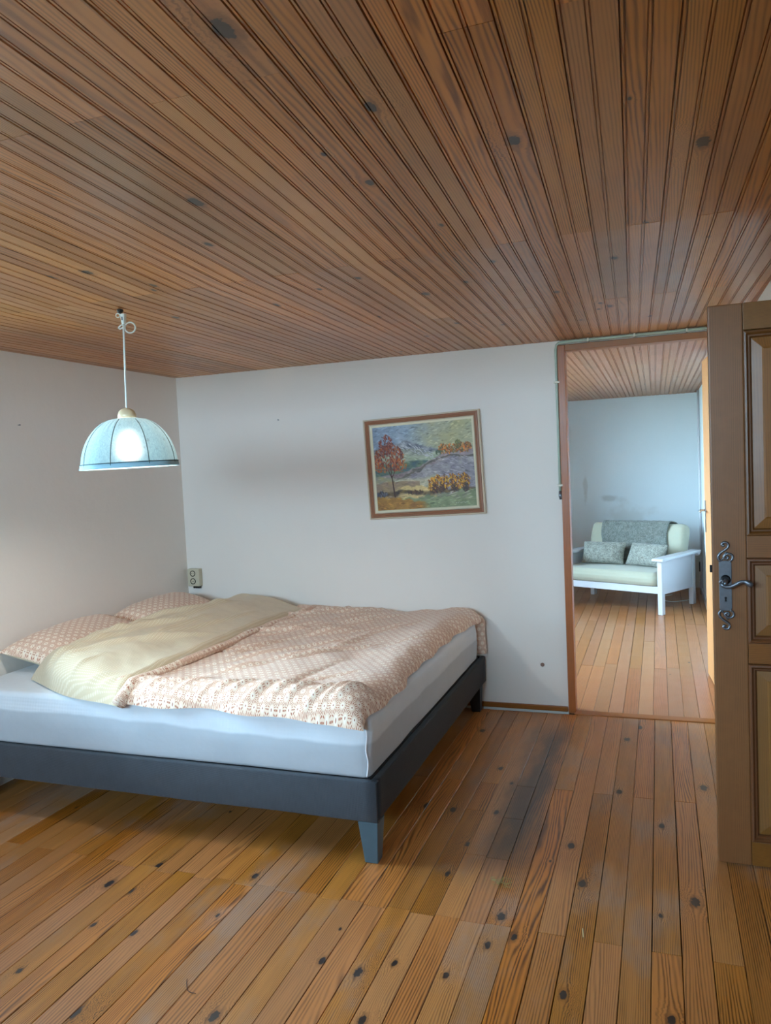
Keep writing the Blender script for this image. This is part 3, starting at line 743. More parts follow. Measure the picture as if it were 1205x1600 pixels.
o = rail_soft('foot_rail', (BX1-.030, BY0+.006, BZ0+.002), (BX1, BY1, BZ1), M_bed_shaded, 2); o['label'] = 'foot rail facing the room, its shade put into the colour'
rail_soft('side_rail', (BX0, BY1-.028, BZ0), (BX1-.032, BY1, BZ1), M_bed_shaded, 3)
rail_soft('head_rail', (BX0, BY0+.03, BZ0), (BX0+.03, BY1-.03, BZ1), M_bed_shaded, 4)
bp_('slat_deck', (BX0+.032, BY0+.03, .285), (BX1-.035, BY1-.03, .3245), M_bed_shaded, .004)
tag(MB().tube(loc([(BX1-.0015, BY0-.0002, BZ0+.006), (BX1-.0005, BY0-.001, .25), (BX1-.0015, BY0-.0002, BZ1-.004)], bed), .0022, 6).build('corner_seam', M_black, bed))
def bed_leg(x, y, sx, sy, mat):
    a, b = .040, .026    # half sizes top/bottom; outer faces slope inwards towards the foot
    top = [(x-a, y-a), (x+a, y-a), (x+a, y+a), (x-a, y+a)]
    xo, yo = x+sx*(a-b)*.4, y+sy*(a-b)*.6
    bot = [(xo-b, yo-b), (xo+b, yo-b), (xo+b, yo+b), (xo-b, yo+b)]
    vs = [(p[0], p[1], .001) for p in bot]+[(p[0], p[1], BZ0-.001) for p in top]
    return MB().add(loc(vs, bed), [(3,2,1,0),(4,5,6,7),(0,1,5,4),(1,2,6,5),(2,3,7,6),(3,0,4,7)]).build('leg', mat, bed, bevel=.003)
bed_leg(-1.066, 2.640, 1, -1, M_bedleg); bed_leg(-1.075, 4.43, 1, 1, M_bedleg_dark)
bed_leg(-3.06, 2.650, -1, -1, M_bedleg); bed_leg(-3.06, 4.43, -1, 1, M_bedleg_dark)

# ------------------------------------------------------------------ mattress
MX0, MX1, MY0, MY1, MZ0, MZ1 = -3.105, -1.050, 2.607, 4.42, .3255, .557
mat_ = empty('mattress', (-2.07, 3.52, MZ0)); tag(mat_, 'thick mattress in a white fitted sheet on the bed base', 'mattress')
def rounded_box(a, b, R, rz, n=(40, 40, 10), seed=0, amp=.004, bulge=.0):
    # superellipse-like rounded block as a lat-long wrapped grid: side walls + top
    mb = MB(); x0, y0, z0 = a; x1, y1, z1 = b
    # outline points (rounded rectangle)
    out = []
    def seg(p, q, k): return [(p[0]+(q[0]-p[0])*i/k, p[1]+(q[1]-p[1])*i/k) for i in range(k)]
    def arc(cx, cy, a0, k=6): return [(cx+R*math.cos(a0+PI/2*i/k), cy+R*math.sin(a0+PI/2*i/k)) for i in range(k)]
    out += arc(x0+R, y0+R, PI); out += seg((x0+R, y0), (x1-R, y0), n[0]); out += arc(x1-R, y0+R, -PI/2); out += seg((x1, y0+R), (x1, y1-R), n[1])
    out += arc(x1-R, y1-R, 0); out += seg((x1-R, y1), (x0+R, y1), n[0]); out += arc(x0+R, y1-R, PI/2); out += seg((x0, y1-R), (x0, y0+R), n[1])
    N = len(out); cx, cy = (x0+x1)/2, (y0+y1)/2
    levels = []   # (inset, z)
    for k in range(5): t = PI/2*k/4; levels.append((rz*.5*(1-math.sin(t)), z0+rz*.5*(1-math.cos(t))))
    zs = np.linspace(z0+rz*.5, z1-rz, n[2])
    for z in zs[1:-1]:
        q = (z-z0)/(z1-z0); levels.append((-bulge*math.sin(PI*q), z))
    for k in range(7): t = PI/2*k/6; levels.append((rz*(1-math.cos(t)), z1-rz+rz*math.sin(t)))
    for ins, z in levels:
        for i, (px, py) in enumerate(out):
            dx, dy = 0, 0
            if px < x0+R: dx = px-(x0+R)
            elif px > x1-R: dx = px-(x1-R)
            if py < y0+R: dy = py-(y0+R)
            elif py > y1-R: dy = py-(y1-R)
            l = math.hypot(dx, dy) or 1
            w_ = fbm(px*2.2, py*2.2, z*4+seed)*amp
            mb.v.append((px-dx/l*(ins-w_), py-dy/l*(ins-w_), z))
    for k in range(len(levels)-1):
        for i in range(N): j = (i+1) % N; mb.f.append((k*N+i, k*N+j, (k+1)*N+j, (k+1)*N+i))
    # top: shrink outline to the centre
    base = (len(levels)-1)*N; rings = [base]
    for q in (.85, .6, .3):
        b0 = len(mb.v)
        for i in range(N):
            v = mb.v[base+i]; mb.v.append((cx+(v[0]-cx)*q, cy+(v[1]-cy)*q, z1+fbm(v[0]*3*q, v[1]*3*q, seed)*amp*.6))
        rings.append(b0)
    for r0, r1 in zip(rings[:-1], rings[1:]):
        for i in range(N): j = (i+1) % N; mb.f.append((r0+i, r0+j, r1+j, r1+i))
    mb.f.append(tuple(rings[-1]+i for i in range(N))); mb.f.append(tuple(reversed(range(N))))
    mb.mi = [0]*len(mb.f); return mb
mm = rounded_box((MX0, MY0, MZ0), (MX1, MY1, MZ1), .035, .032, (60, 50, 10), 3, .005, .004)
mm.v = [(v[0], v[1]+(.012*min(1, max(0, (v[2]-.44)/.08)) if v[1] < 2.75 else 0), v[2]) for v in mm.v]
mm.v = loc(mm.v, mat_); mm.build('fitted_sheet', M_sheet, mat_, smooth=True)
sm = MB().tube(loc(smooth_path([(MX1-.012, MY0+.006, .535), (MX1-.006, MY0+.001, .49), (MX1-.010, MY0-.004, .44), (MX1-.004, MY0-.002, .39), (MX1-.012, MY0-.001, .335)]), mat_), .0025, 6).build('corner_seam', plain('seam_white', (240, 240, 244), .8), mat_, smooth=True)

# ------------------------------------------------------------------ duvet
def sstep(a, b, x):
    t = min(1, max(0, (x-a)/(b-a))); return t*t*(3-2*t)
def patch(front, right, back, left, n, m, hfun, base, edge):
    """closed puffy sheet over the region between four boundary curves (each t -> (x,y)); hfun(x,y,s,t)=extra height; edge=roll widths"""
    vs = []; uvs = []; fs = []
    P = [[None]*(m+1) for _ in range(n+1)]
    for i in range(n+1):
        s = i/n
        for j in range(m+1):
            t = j/m
            F, B, Lc, Rc = front(s), back(s), left(t), right(t)
            c00, c10, c01, c11 = front(0), front(1), back(0), back(1)
            x = (1-t)*F[0]+t*B[0]+(1-s)*Lc[0]+s*Rc[0]-((1-s)*(1-t)*c00[0]+s*(1-t)*c10[0]+(1-s)*t*c01[0]+s*t*c11[0])
            y = (1-t)*F[1]+t*B[1]+(1-s)*Lc[1]+s*Rc[1]-((1-s)*(1-t)*c00[1]+s*(1-t)*c10[1]+(1-s)*t*c01[1]+s*t*c11[1])
            P[i][j] = (x, y)
    def remap(k, N, p):   # denser samples near the edges
        return k/N
    for i in range(n+1):
        for j in range(m+1):
            x, y = P[i][j]; s, t = i/n, j/m
            wid = abs(P[n][j][0]-P[0][j][0]) or 1; hei = abs(P[i][m][1]-P[i][0][1]) or 1
            ds = [s*wid/edge[3] if edge[3] else 9, (1-s)*wid/edge[1] if edge[1] else 9, t*hei/edge[0] if edge[0] else 9, (1-t)*hei/edge[2] if edge[2] else 9]
            k = 1.0
            for d in ds:
                if d < 1: k *= math.sqrt(max(0, 1-(1-d)**2))
            z = base(x, y)+hfun(x, y, s, t)*k
            vs.append((x, y, z)); uvs.append((x, y))
    for i in range(n):
        for j in range(m):
            a = i*(m+1)+j; fs.append((a, a+m+1, a+m+2, a+1))
    # underside
    nb = len(vs)
    for i in range(n+1):
        for j in range(m+1):
            x, y = P[i][j]; cx_ = 0
            vs.append((x, y, base(x, y)-.0)); uvs.append((x, y))
    for i in range(n):
        for j in range(m):
            a = nb+i*(m+1)+j; fs.append((a, a+1, a+m+2, a+m+1))
    return vs, fs, uvs
duv = empty('duvet', (-1.9, 3.5, .56)); tag(duv, 'duvet with rust fan print, its top folded back to the cream reverse side', 'duvet')
def mbase(x, y):
    d = max(0, 2.66-y); e = max(0, x+1.095)
    return .561-min(.03, d*d*2.0)-min(.02, e*e*1.6)
def front_d(s):
    x = -2.22+s*1.185
    return (x, 2.585+.012*math.sin(7*x+1)+.009*math.sin(17*x)-.035*sstep(.86, 1, s)+.012*sstep(.5, .85, s))
def right_d(t):
    y = 2.55+t*(4.455-2.55)
    return (-1.035-.030*math.sin(PI*t)**1.2+.012*math.sin(9*y)+.008*math.sin(23*y+1)-.020*sstep(.50, .55, t)*sstep(.75, .6, t), y)
def back_d(s): return (-2.22+s*(1.185), 4.455)
def left_d(t): return (-2.22, 2.585+t*(4.455-2.585)+0)
creases = []
for k in range(26):
    cx0, cy0 = random.uniform(-2.2, -1.1), random.uniform(2.7, 4.4); aa = random.uniform(.6, 1.5); creases.append((cx0, cy0, math.cos(aa), math.sin(aa), random.uniform(.15, .5), random.uniform(.010, .022), random.uniform(.010, .024)*random.choice((1, 1, -1))))
for k in range(16):   # short pull folds along the front edge, leaning right
    cx0 = -2.2+k*.072+random.uniform(-.02, .02); creases.append((cx0, random.uniform(2.62, 2.70), .55, .83, random.uniform(.07, .13), random.uniform(.009, .014), random.uniform(.010, .018)))
def crease(x, y):
    h = 0
    for cx0, cy0, ca, sa, L, wd, am in creases:
        dx, dy = x-cx0, y-cy0; u_ = dx*ca+dy*sa; v_ = -dx*sa+dy*ca
        if abs(u_) < L*1.2 and abs(v_) < wd*3: h += am*math.exp(-(v_/wd)**2)*max(0, 1-(u_/L)**2)
    return h
def hd_(x, y, s, t):
    h = .058+.016*fbm(x*1.7, y*1.7, 2.2)+.007*fbm(x*6, y*6, 5)+crease(x, y)
    h += .030*math.exp(-((y-2.69)/.09)**2)*sstep(-2.3, -2.0, x)
    h -= .020*math.exp(-((x+1.33+.12*(y-3))/.10)**2)*sstep(2.9, 3.3, y)*.6
    h += .014*math.exp(-((x+1.16)/.09)**2)
    return max(.02, h)
vs, fs, uvs = patch(front_d, right_d, back_d, left_d, 170, 220, hd_, mbase, (.11, .085, .03, 0))
MBd = MB(); MBd.v = loc(vs, duv); MBd.f = fs; MBd.mi = [0]*len(fs)
MBd.build('cover', M_print, duv, smooth=True, uvs=uvs)
# the far side hanging down between mattress and wall
vs = []; fs = []; uvs = []; n, m = 60, 30
path = []
for k in range(m+1):
    t = k/m
    if t < .3: a = t/.3*PI/2; path.append((4.452-.02+.052*math.sin(a)*1.0, .578-.02*(1-math.cos(a)), t))
    else: path.append((4.484+.0*t, .558-(t-.3)/.7*.215, t))
for th in (0, 1):
    for i in range(n+1):
        s = i/n; x = -2.1+s*1.05
        for (py_, pz_, t) in path:
            wv = .006*fbm(x*5, pz_*8, 3); e = 1-sstep(.94, 1, s)
            y_ = py_+wv+(.020 if th == 0 else -.022)*(.35+.65*e)
            xx = x+.010*math.sin(pz_*22)*sstep(.8, 1, s)+.050*sstep(.10, .42, t)*sstep(.7, 1, s)-.022*sstep(.55, .30, pz_)*sstep(.85, 1, s)
            vs.append((xx, min(y_, 4.526), pz_+.006*fbm(x*4, 1, 0)+(.01 if th == 0 and t < .3 else 0))); uvs.append((xx, 4.45+t*.3))
N_ = (n+1)*(m+1)
for i in range(n):
    for j in range(m):
        a = i*(m+1)+j; fs.append((a, a+1, a+m+2, a+m+1)); fs.append((N_+a, N_+a+m+1, N_+a+m+2, N_+a+1))
for j in range(m):
    for i0 in (0, n): a = i0*(m+1)+j; fs.append((a, a+1, N_+a+1, N_+a))
for i in range(n):
    for j0 in (0, m): a = i*(m+1)+j0; fs.append((a, a+m+1, N_+a+m+1, N_+a))
MBd = MB(); MBd.v = loc(vs, duv); MBd.f = fs; MBd.mi = [0]*len(fs)
MBd.build('hanging_edge', M_print, duv, smooth=True, uvs=uvs)
# folded-back flap, cream side up
def flap_c(s, t):
    pass
FLc, FRc, BRc, BLc = (-2.85, 2.80), (-2.165, 2.572), (-2.065, 4.36), (-2.74, 4.42)
def lerp(a, b, t): return (a[0]+(b[0]-a[0])*t, a[1]+(b[1]-a[1])*t)
def front_f(s): p = lerp(FLc, FRc, s); return (p[0], p[1]-.050*math.sin(PI*s)-.012+.006*math.sin(9*s))
def back_f(s): p = lerp(BLc, BRc, s); return (p[0], p[1]+.03*math.sin(PI*s))
def left_f(t): p = lerp(FLc, BLc, t); return (p[0]+.02*math.sin(PI*t)+.015*math.sin(8*t), p[1])
def right_f(t): p = lerp(FRc, BRc, t); return (p[0]+.022*math.sin(5*t+.4)-.008, p[1])
cre2 = []
for k in range(9):   # long folds running from the near tip towards the far end
    y0 = random.uniform(2.9, 3.9); x0 = random.uniform(-2.75, -2.3); aa = PI/2+random.uniform(-.55, .1); cre2.append((x0, y0, math.cos(aa), math.sin(aa), random.uniform(.3, .7), random.uniform(.014, .026), random.uniform(.016, .032)))
for k in range(7):
    aa = random.uniform(.5, 1.3); cre2.append((-2.72+.07*k, 2.78+random.uniform(-.03, .06)-.03*k, math.cos(aa), math.sin(aa), random.uniform(.1, .2), (.012), random.uniform(.007, .014)))
def hf_(x, y, s, t):
    h = .165-.060*sstep(.45, 1, s)+.014*fbm(x*2.2, y*2.2, 7)+.006*fbm(x*7, y*7, 1)
    h -= .022*(1-sstep(0, .2, t))
    h -= .02*sstep(.55, 1, t)
    for cx0, cy0, ca, sa, L, wd, am in cre2:
        dx, dy = x-cx0, y-cy0; u_ = dx*ca+dy*sa; v_ = -dx*sa+dy*ca
        if abs(u_) < L and abs(v_) < wd*3: h += am*math.exp(-(v_/wd)**2)*(1-(u_/L)**2)
    return h
vs, fs, uvs = patch(front_f, right_f, back_f, left_f, 110, 170, hf_, lambda x, y: mbase(x, y)+.001, (.12, .035, .10, .15))
MBd = MB(); MBd.v = loc(vs, duv); MBd.f = fs; MBd.mi = [0]*len(fs)
fl = MBd.build('folded_flap', M_cream, duv, smooth=True, uvs=uvs); fl['label'] = 'cream dotted reverse side folded back'
# printed hem showing along the free edge of the flap
hem = [right_f(t/40) for t in range(41)]
hp = [(x+.008, y, mbase(x, y)+.066+.012*fbm(x*3, y*3, 4)-.058*(1-sstep(0, .06, k/40))) for k, (x, y) in enumerate(hem)]
MBd = MB().tube(loc(hp, duv), [.020+.010*(1-sstep(0, .12, k/40)) for k in range(41)], 10)
MBd.build('hem', M_print, duv, smooth=True, uvs=[(v[1], v[2]+v[0]) for v in MBd.v])

# ------------------------------------------------------------------ pillows
def pillow(name, cx, cy, lx, ly, h, tiltx, rz, mats, zbase, label, group, pin=.06, nm='pillow_cover', seed=0, print_uv=True):
    root = empty(name, (cx, cy, zbase)); tag(root, label, 'pillow', group)
    n = 44; vs = []; fs = []; uvs = []; mi = []
    rot = Matrix.Rotation(rz, 3, 'Z') @ Matrix.Rotation(tiltx, 3, 'Y')
    for side in (0, 1):
        for i in range(n+1):
            for j in range(n+1):
                a, b = -1+2*i/n, -1+2*j/n
                a = math.copysign(1-(1-abs(a))**1.3, a); b = math.copysign(1-(1-abs(b))**1.3, b)
                q = ((1-abs(a)**2.6)*(1-abs(b)**2.6))
                hh = h*max(0, q)**.48
                pa = a*lx*(1-pin*(1-abs(b)**2)*abs(a)); pb = b*ly*(1-pin*(1-abs(a)**2)*abs(b))
                w_ = fbm(pa*6+seed, pb*6, side)*.006*min(1, q*3)
                z = (hh*.72+w_) if side == 0 else (-hh*.28)
                v = rot @ Vector((pa, pb, z)); vs.append(tuple(v)); uvs.append((pa, pb))
    N_ = (n+1)**2
    for i in range(n):
        for j in range(n):
            a = i*(n+1)+j; fs.append((a, a+n+1, a+n+2, a+1)); mi.append(0); fs.append((N_+a, N_+a+1, N_+a+n+2, N_+a+n+1)); mi.append(1)
    zmin = min(v[2] for v in vs)
    vs = [(v[0], v[1], v[2]-zmin) for v in vs]
    mb = MB(); mb.v = vs; mb.f = fs; mb.mi = mi
    mb.build(nm, mats, root, smooth=True, uvs=uvs, fixn=False)
    return root
pillow('pillow', -2.935, 3.265, .19, .39, .165, math.radians(12), 0.0, [M_print, M_cream], .560, 'nearer rust-printed pillow, closest to the camera at the head of the bed', 'printed bed pillows', seed=1)
pillow('pillow', -2.935, 4.03, .19, .36, .165, math.radians(12), 0.0, [M_print, M_cream], .560, 'farther rust-printed pillow, in the corner under the wall socket', 'printed bed pillows', seed=9)

# ------------------------------------------------------------------ pendant lamp
LX, LY = -2.012, 2.565
zt = zc(LY)
lamp = empty('pendant_lamp', (LX, LY, zt)); tag(lamp, 'lit pendant lamp with pale aqua domed fabric shade hanging over the bed', 'lamp')
def L(p): return (p[0]-LX, p[1]-LY, p[2]-zt)
hk = MB().lathe([(.013, -.002), (.013, -.008), (.009, -.014), (.005, -.016)], (0.0, 0, 0), 18)
hk.tube(smooth_path([(0,0,-.014), (0,0,-.028), (.008,0,-.036), (.013,0,-.028), (.009,0,-.020)]), .0022, 8)
hk.build('ceiling_hook', M_black, lamp)
MB().prism([(.004, -.020), (.024, -.020), (.020, -.060), (.009, -.060)], 1, -.008, .008).build('terminal_block', M_cord, lamp, bevel=.002)
MB().box((.0115, -.0092, -.046), (.0155, -.0078, -.032)).build('block_slot', M_black, lamp)
rt, ut = Vector((.94, .336, 0)), Vector((0,0,1))
def ringp(cx, cz, rr, n=20, a0=0, a1=2*PI): return [Vector((0,0,cz))+rt*(cx+rr*math.cos(a0+(a1-a0)*k/n))+ut*(rr*math.sin(a0+(a1-a0)*k/n)) for k in range(n+1)]
cl = MB(); cl.tube(ringp(.036, -.074, .021, 24, 2.6, 2.6+2*PI), .0032, 8); cl.tube(ringp(-.010, -.024, .008, 16, 0, 2*PI), .0022, 8)
cl.tube(smooth_path([tuple(rt*.012+ut*-.058), tuple(rt*-.004+ut*-.066), tuple(rt*-.010+ut*-.072), tuple(rt*-.004+ut*-.077), tuple(rt*.010+ut*-.072)]), .003, 8)
cl.build('cord_loop', M_cord, lamp, smooth=True)
MB().tube([(.012, 0, -.058), (.009, 0, -.15), (.004, 0, -.28), (0, 0, -.418)], .0038, 8).build('cord', M_cord, lamp, smooth=True)
ZC0 = 1.752-zt
MB().lathe([(.006, .030), (.018, .027), (.030, .018), (.036, .004), (.037, -.010), (.030, -.014)][::-1], (0,0,ZC0), 24).build('cap', M_brass, lamp, smooth=True)
bulb_z = 1.606-zt
MB().lathe([(.012, .085), (.014, .05), (.022, .034), (.030, .015), (.031, 0), (.027, -.015), (.016, -.027), (.004, -.031)][::-1], (0,0,bulb_z), 20).build('bulb', M_bulb, lamp, smooth=True)
MB().lathe([(.020, .05), (.022, .02), (.018, -.01)][::-1], (0,0,bulb_z+.072), 18).build('socket', M_cord, lamp)
# shade: eight bowed panels between sewn ribs
RIMZ = 1.552-zt; TOPZ = 1.742-zt; RR = .190
az0 = math.atan2(-LY, -LX)          # towards the camera
def rad(t):   # t 0 rim .. 1 top
    return .038+(RR-.038)*math.sqrt(max(0, 1-(t**1.9)))*(1-.02*t) if t < 1 else .038
def shade_pt(a, t):
    w8 = PI/8; d = ((a-az0) % (2*w8))-w8      # panel centre faces the camera
    poly = math.cos(w8)/math.cos(d if abs(d) < w8 else w8)
    q = abs(d)/w8
    k = 1-.35*(1-poly) - .018*(q**8)*(1 if t > .02 else 0)
    rr = rad(t)*k
    gat = sstep(.62, .98, t)*.010*math.sin(a*40)
    rr = rr*(1+gat*1.6)
    tl = math.radians(1.0)
    z = RIMZ+(TOPZ-RIMZ)*t
    return (rr*math.cos(a), rr*math.sin(a), z+rr*math.cos(a-az0-PI/2)*math.tan(tl))
for p in range(8):
    mb = MB(); na, nt = 26, 26; ac = az0+p*PI/4
    for i in range(nt+1):
        for k in range(na+1): mb.v.append(shade_pt(ac-PI/8+PI/4*k/na+1e-5*(1 if k == 0 else -1 if k == na else 0), (i/nt)))
    for i in range(nt):
        for k in range(na): a = i*(na+1)+k; mb.f.append((a, a+1, a+na+2, a+na+1)); mb.mi.append(0)
    mb.build('shade_panel', M_shade, lamp, smooth=True, fixn=False)
    pts = [shade_pt(ac-PI/8, t/20) for t in range(20)]
    MB().tube([(q[0]*1.002, q[1]*1.002, q[2]) for q in pts], .0016, 6).build('rib_seam', M_seam, lamp, smooth=True)
rp = [shade_pt(az0+2*PI*k/64+.01, 0.0) for k in range(64)]
lip = MB()
for dz, sc in ((.010, 1.0), (-.002, 1.012), (-.010, 1.022), (-.0105, 1.010), (-.002, 1.002), (.010, .993)):
    for q in rp: lip.v.append((q[0]*sc, q[1]*sc, q[2]+dz))
for i in range(6):
    j = (i+1) % 6
    for k in range(64): l = (k+1) % 64; lip.f.append((i*64+k, i*64+l, j*64+l, j*64+k)); lip.mi.append(0)
lip.build('rim_trim', M_trim, lamp, smooth=True)
MB().tube([(q[0]*1.004, q[1]*1.004, q[2]+.010) for q in rp], .0016, 6, closed=True).build('rim_seam', M_seam, lamp, smooth=True)

# ------------------------------------------------------------------ painting
pic = empty('framed_painting', (-1.365, YB-.001, 1.493)); pic.rotation_euler = (0, math.radians(-1.75), 0)
tag(pic, 'framed oil painting of an autumn hill landscape on the back wall', 'painting')
M_frame = wood('frame_wood', (160, 106, 76), (112, 64, 42), (40, 20, 10), rough=.4, axis='x', knots=False, amp=3, vary=.05, ringamt=.5)
M_frame_edge = plain('frame_edge', (206, 190, 166), .6, nscale=30, namt=.08)
M_liner = plain('cream_liner', (230, 222, 192), .6, nscale=40, namt=.05)
PW, PH = .372, .314
def frame_ring(prof, mat, name):
    loops = [[(-PW+i, -y, -PH+i), (PW-i, -y, -PH+i), (PW-i, -y, PH-i), (-PW+i, -y, PH-i)] for i, y in prof]
    vs = [v for l in loops for v in l]; fs = []; n = len(loops)
    for i in range(n):
        l = (i+1) % n
        for j in range(4): fs.append((4*i+j, 4*i+(j+1) % 4, 4*l+(j+1) % 4, 4*l+j))
    return MB().add(vs, fs).build(name, mat, pic)
frame_ring([(0, .001), (0, .034), (.004, .036), (.009, .034), (.009, .001)], M_frame_edge, 'outer_edge')
frame_ring([(.0092, .002), (.0092, .030), (.013, .033), (.019, .034), (.022, .030), (.025, .031), (.030, .033), (.034, .028), (.034, .002)], M_frame, 'frame')
frame_ring([(.0342, .002), (.0342, .026), (.037, .0275), (.040, .024), (.040, .002)], M_frame_edge, 'inner_bead')
frame_ring([(.0402, .002), (.0402, .025), (.048, .022), (.053, .018), (.053, .002)], M_liner, 'liner')
# painted canvas: colours laid down as brush strokes
CWd, CHd = 250, 208
img = np.zeros((CHd, CWd, 3)); V, U = np.mgrid[0:CHd, 0:CWd]; U = U/(CWd-1); V = V/(CHd-1)
def nz(f, seed, o=3):
    rg = np.random.default_rng(seed); out = np.zeros_like(U); a = 1
    for k in range(o):
        g = rg.standard_normal((int(f*2**k)+3, int(f*2**k)+3)); yy = V*(g.shape[0]-2); xx = U*(g.shape[1]-2)
        y0 = yy.astype(int); x0 = xx.astype(int); fy = yy-y0; fx = xx-x0
        out += a*((g[y0, x0]*(1-fx)+g[y0, x0+1]*fx)*(1-fy)+(g[y0+1, x0]*(1-fx)+g[y0+1, x0+1]*fx)*fy); a *= .5
    return out
def lay(mask, c1, c2=None, f=10, seed=1):
    c1 = np.array(c1, float); c2 = c1 if c2 is None else np.array(c2, float)
    q = np.clip(.5+.35*nz(f, seed), 0, 1)[..., None]; mk = np.clip(mask, 0, 1)[..., None]
    img[:] = img*(1-mk)+(c1*(1-q)+c2*q)*mk
def soft(d, w=.012): return np.clip(.5-d/w, 0, 1)
n1, n2, n3 = nz(7, 11), nz(14, 12), nz(28, 13)
lay(np.ones_like(U), (112, 128, 148), (138, 146, 156), 6, 2)
lay(soft(.55-U-.25*V+.10*n1, .5), (158, 152, 110), (150, 150, 124), 6, 3)
lay(soft(np.abs(U-.3-.25*V+.06*n1)-.07, .12)*.6*(V < .3), (164, 172, 178), (126, 140, 150), 10, 4)
lay(soft(V*0+.36-V+.03*n1, .2)*.7, (140, 150, 150), (150, 150, 130), 8, 5)
ridge = np.interp(U, [0, .15, .24, .33, .40, .5, .62, .7, 1], [.30, .25, .20, .165, .205, .25, .31, .36, .40])+.012*n2
lay(soft(ridge-V, .02), (84, 88, 98), (134, 136, 140), 26, 6)
lay(soft(ridge+.06-V+.02*n2, .03), (104, 110, 100), (150, 150, 140), 20, 7)
lay(soft(.36+.03*n1-V, .03), (136, 146, 120), (164, 166, 146), 16, 8)
lay(soft(.44+.05*U*0+.03*n1-V, .03)*(U < .55), (106, 120, 88), (70, 90, 96), 14, 9)
hill = np.interp(U, [0, .3, .45, .6, .7, .8, .9, 1], [.60, .56, .50, .42, .375, .345, .345, .36])+.008*n2
lay(soft(hill-V, .015), (124, 106, 108), (152, 140, 136), 24, 10)
lay(soft(hill+.07-V+.015*n2, .02), (148, 142, 140), (118, 112, 120), 22, 20)
lay(soft(np.abs(V-(hill+.05+.02*n1))-.012, .01), (86, 80, 74), (104, 96, 84), 20, 21)
lay(soft(.62+.0*U+.03*n1-V+.12*(U-.5)*0, .05)*(U < .62), (150, 150, 132), (176, 166, 138), 20, 22)
lay(soft(.56-V+.03*n1)*(U < .2), (150, 142, 104), (112, 116, 120), 14, 23)
lay(soft(.66-V+.02*n1)*(U < .45), (128, 108, 92), (150, 128, 92), 18, 24)
lay(soft(.73-V+.03*n1)*(U < .62)*soft(.25-U, .1), (178, 152, 98), (196, 176, 126), 18, 25)
lay(soft(np.abs(V-.80-.02*n1)-.022, .02), (60, 50, 44), (112, 90, 52), 26, 26)
lay(soft(.845-.10*(U-.5)-V+.015*n2, .02), (108, 118, 84), (132, 138, 104), 20, 27)
lay(soft(.82+.22*(U)-V+.02*n2, .03)*soft(U-.5, .1), (166, 122, 52), (128, 88, 40), 18, 28)
def blob(cx, cy, rx, ry, cols, n, sz, seed, dark=None):
    rg = np.random.default_rng(seed)
    for k in range(n):
        a = rg.uniform(0, 2*PI); q = math.sqrt(rg.uniform(0, 1)); x, y = cx+rx*q*math.cos(a), cy+ry*q*math.sin(a)
        c = np.array(cols[rg.integers(len(cols))], float)*rg.uniform(.8, 1.15)
        th = rg.uniform(.6, 2.2); w_, h_ = sz*rg.uniform(.6, 1.5), sz*.45
        stroke(x, y, w_, h_, th, c)
def stroke(x, y, w_, h_, th, c):
    i0, i1 = int(max(0, (y-w_*1.4)*CHd)), int(min(CHd, (y+w_*1.4)*CHd+1)); j0, j1 = int(max(0, (x-w_*1.2)*CWd)), int(min(CWd, (x+w_*1.2)*CWd+1))
    if i1 <= i0 or j1 <= j0: return
    du = U[i0:i1, j0:j1]-x; dv = (V[i0:i1, j0:j1]-y)*.85
    uu = du*math.cos(th)+dv*math.sin(th); vv = -du*math.sin(th)+dv*math.cos(th)
    m = np.clip(1.4-((uu/w_)**2+(vv/h_)**2)*1.4, 0, .9)[..., None]
    img[i0:i1, j0:j1] = img[i0:i1, j0:j1]*(1-m)+c*m
def line(x0, y0, x1, y1, w0, w1, c):
    for k in range(40): t = k/39; stroke(x0+(x1-x0)*t, y0+(y1-y0)*t, w0+(w1-w0)*t, w0+(w1-w0)*t, 0, np.array(c, float)*(.8+.4*(k % 3)/2))
rg0 = np.random.default_rng(5)
for k in range(1500):   # loose palette-knife strokes over everything
    x, y = rg0.uniform(0, 1), rg0.uniform(0, 1); c = img[min(CHd-1, int(y*CHd)), min(CWd-1, int(x*CWd))]*rg0.uniform(.78, 1.25)
    stroke(x, y, rg0.uniform(.012, .03), rg0.uniform(.003, .007), rg0.uniform(-.7, .3) if y < .35 else rg0.uniform(-.5, .5), c)
for k in range(60): x = rg0.uniform(.24, .6); stroke(x, np.interp(x, [.24, .33, .62], [.24, .2, .36])+rg0.uniform(0, .09), .02, .004, rg0.uniform(.3, .9), np.array((176, 176, 178.)))
for k in range(70): stroke(rg0.uniform(.6, 1), rg0.uniform(.42, .62), .025, .004, rg0.uniform(.1, .6), np.array((160, 152, 158.))*rg0.uniform(.7, 1.15))
line(.19, .84, .172, .60, .010, .006, (60, 40, 34)); line(.172, .62, .12, .46, .006, .003, (60, 40, 34)); line(.178, .60, .24, .47, .005, .003, (70, 44, 34)); line(.172, .6, .165, .3, .005, .003, (70, 40, 34))
blob(.155, .38, .15, .17, [(122, 58, 46), (142, 74, 50), (96, 46, 42), (168, 92, 44), (120, 84, 74)], 330, .016, 31)
blob(.135, .22, .07, .12, [(120, 56, 46), (150, 82, 54), (98, 50, 46)], 110, .014, 32)
blob(.05, .47, .05, .07, [(176, 96, 40), (136, 66, 42)], 40, .013, 33); blob(.27, .47, .06, .08, [(176, 96, 40), (150, 80, 48)], 40, .013, 34)
for cx_ in (.70, .76, .82, .88, .94): blob(cx_, .32, .04, .055, [(170, 98, 44), (196, 120, 44), (92, 88, 50), (120, 66, 40)], 60, .013, int(cx_*100))
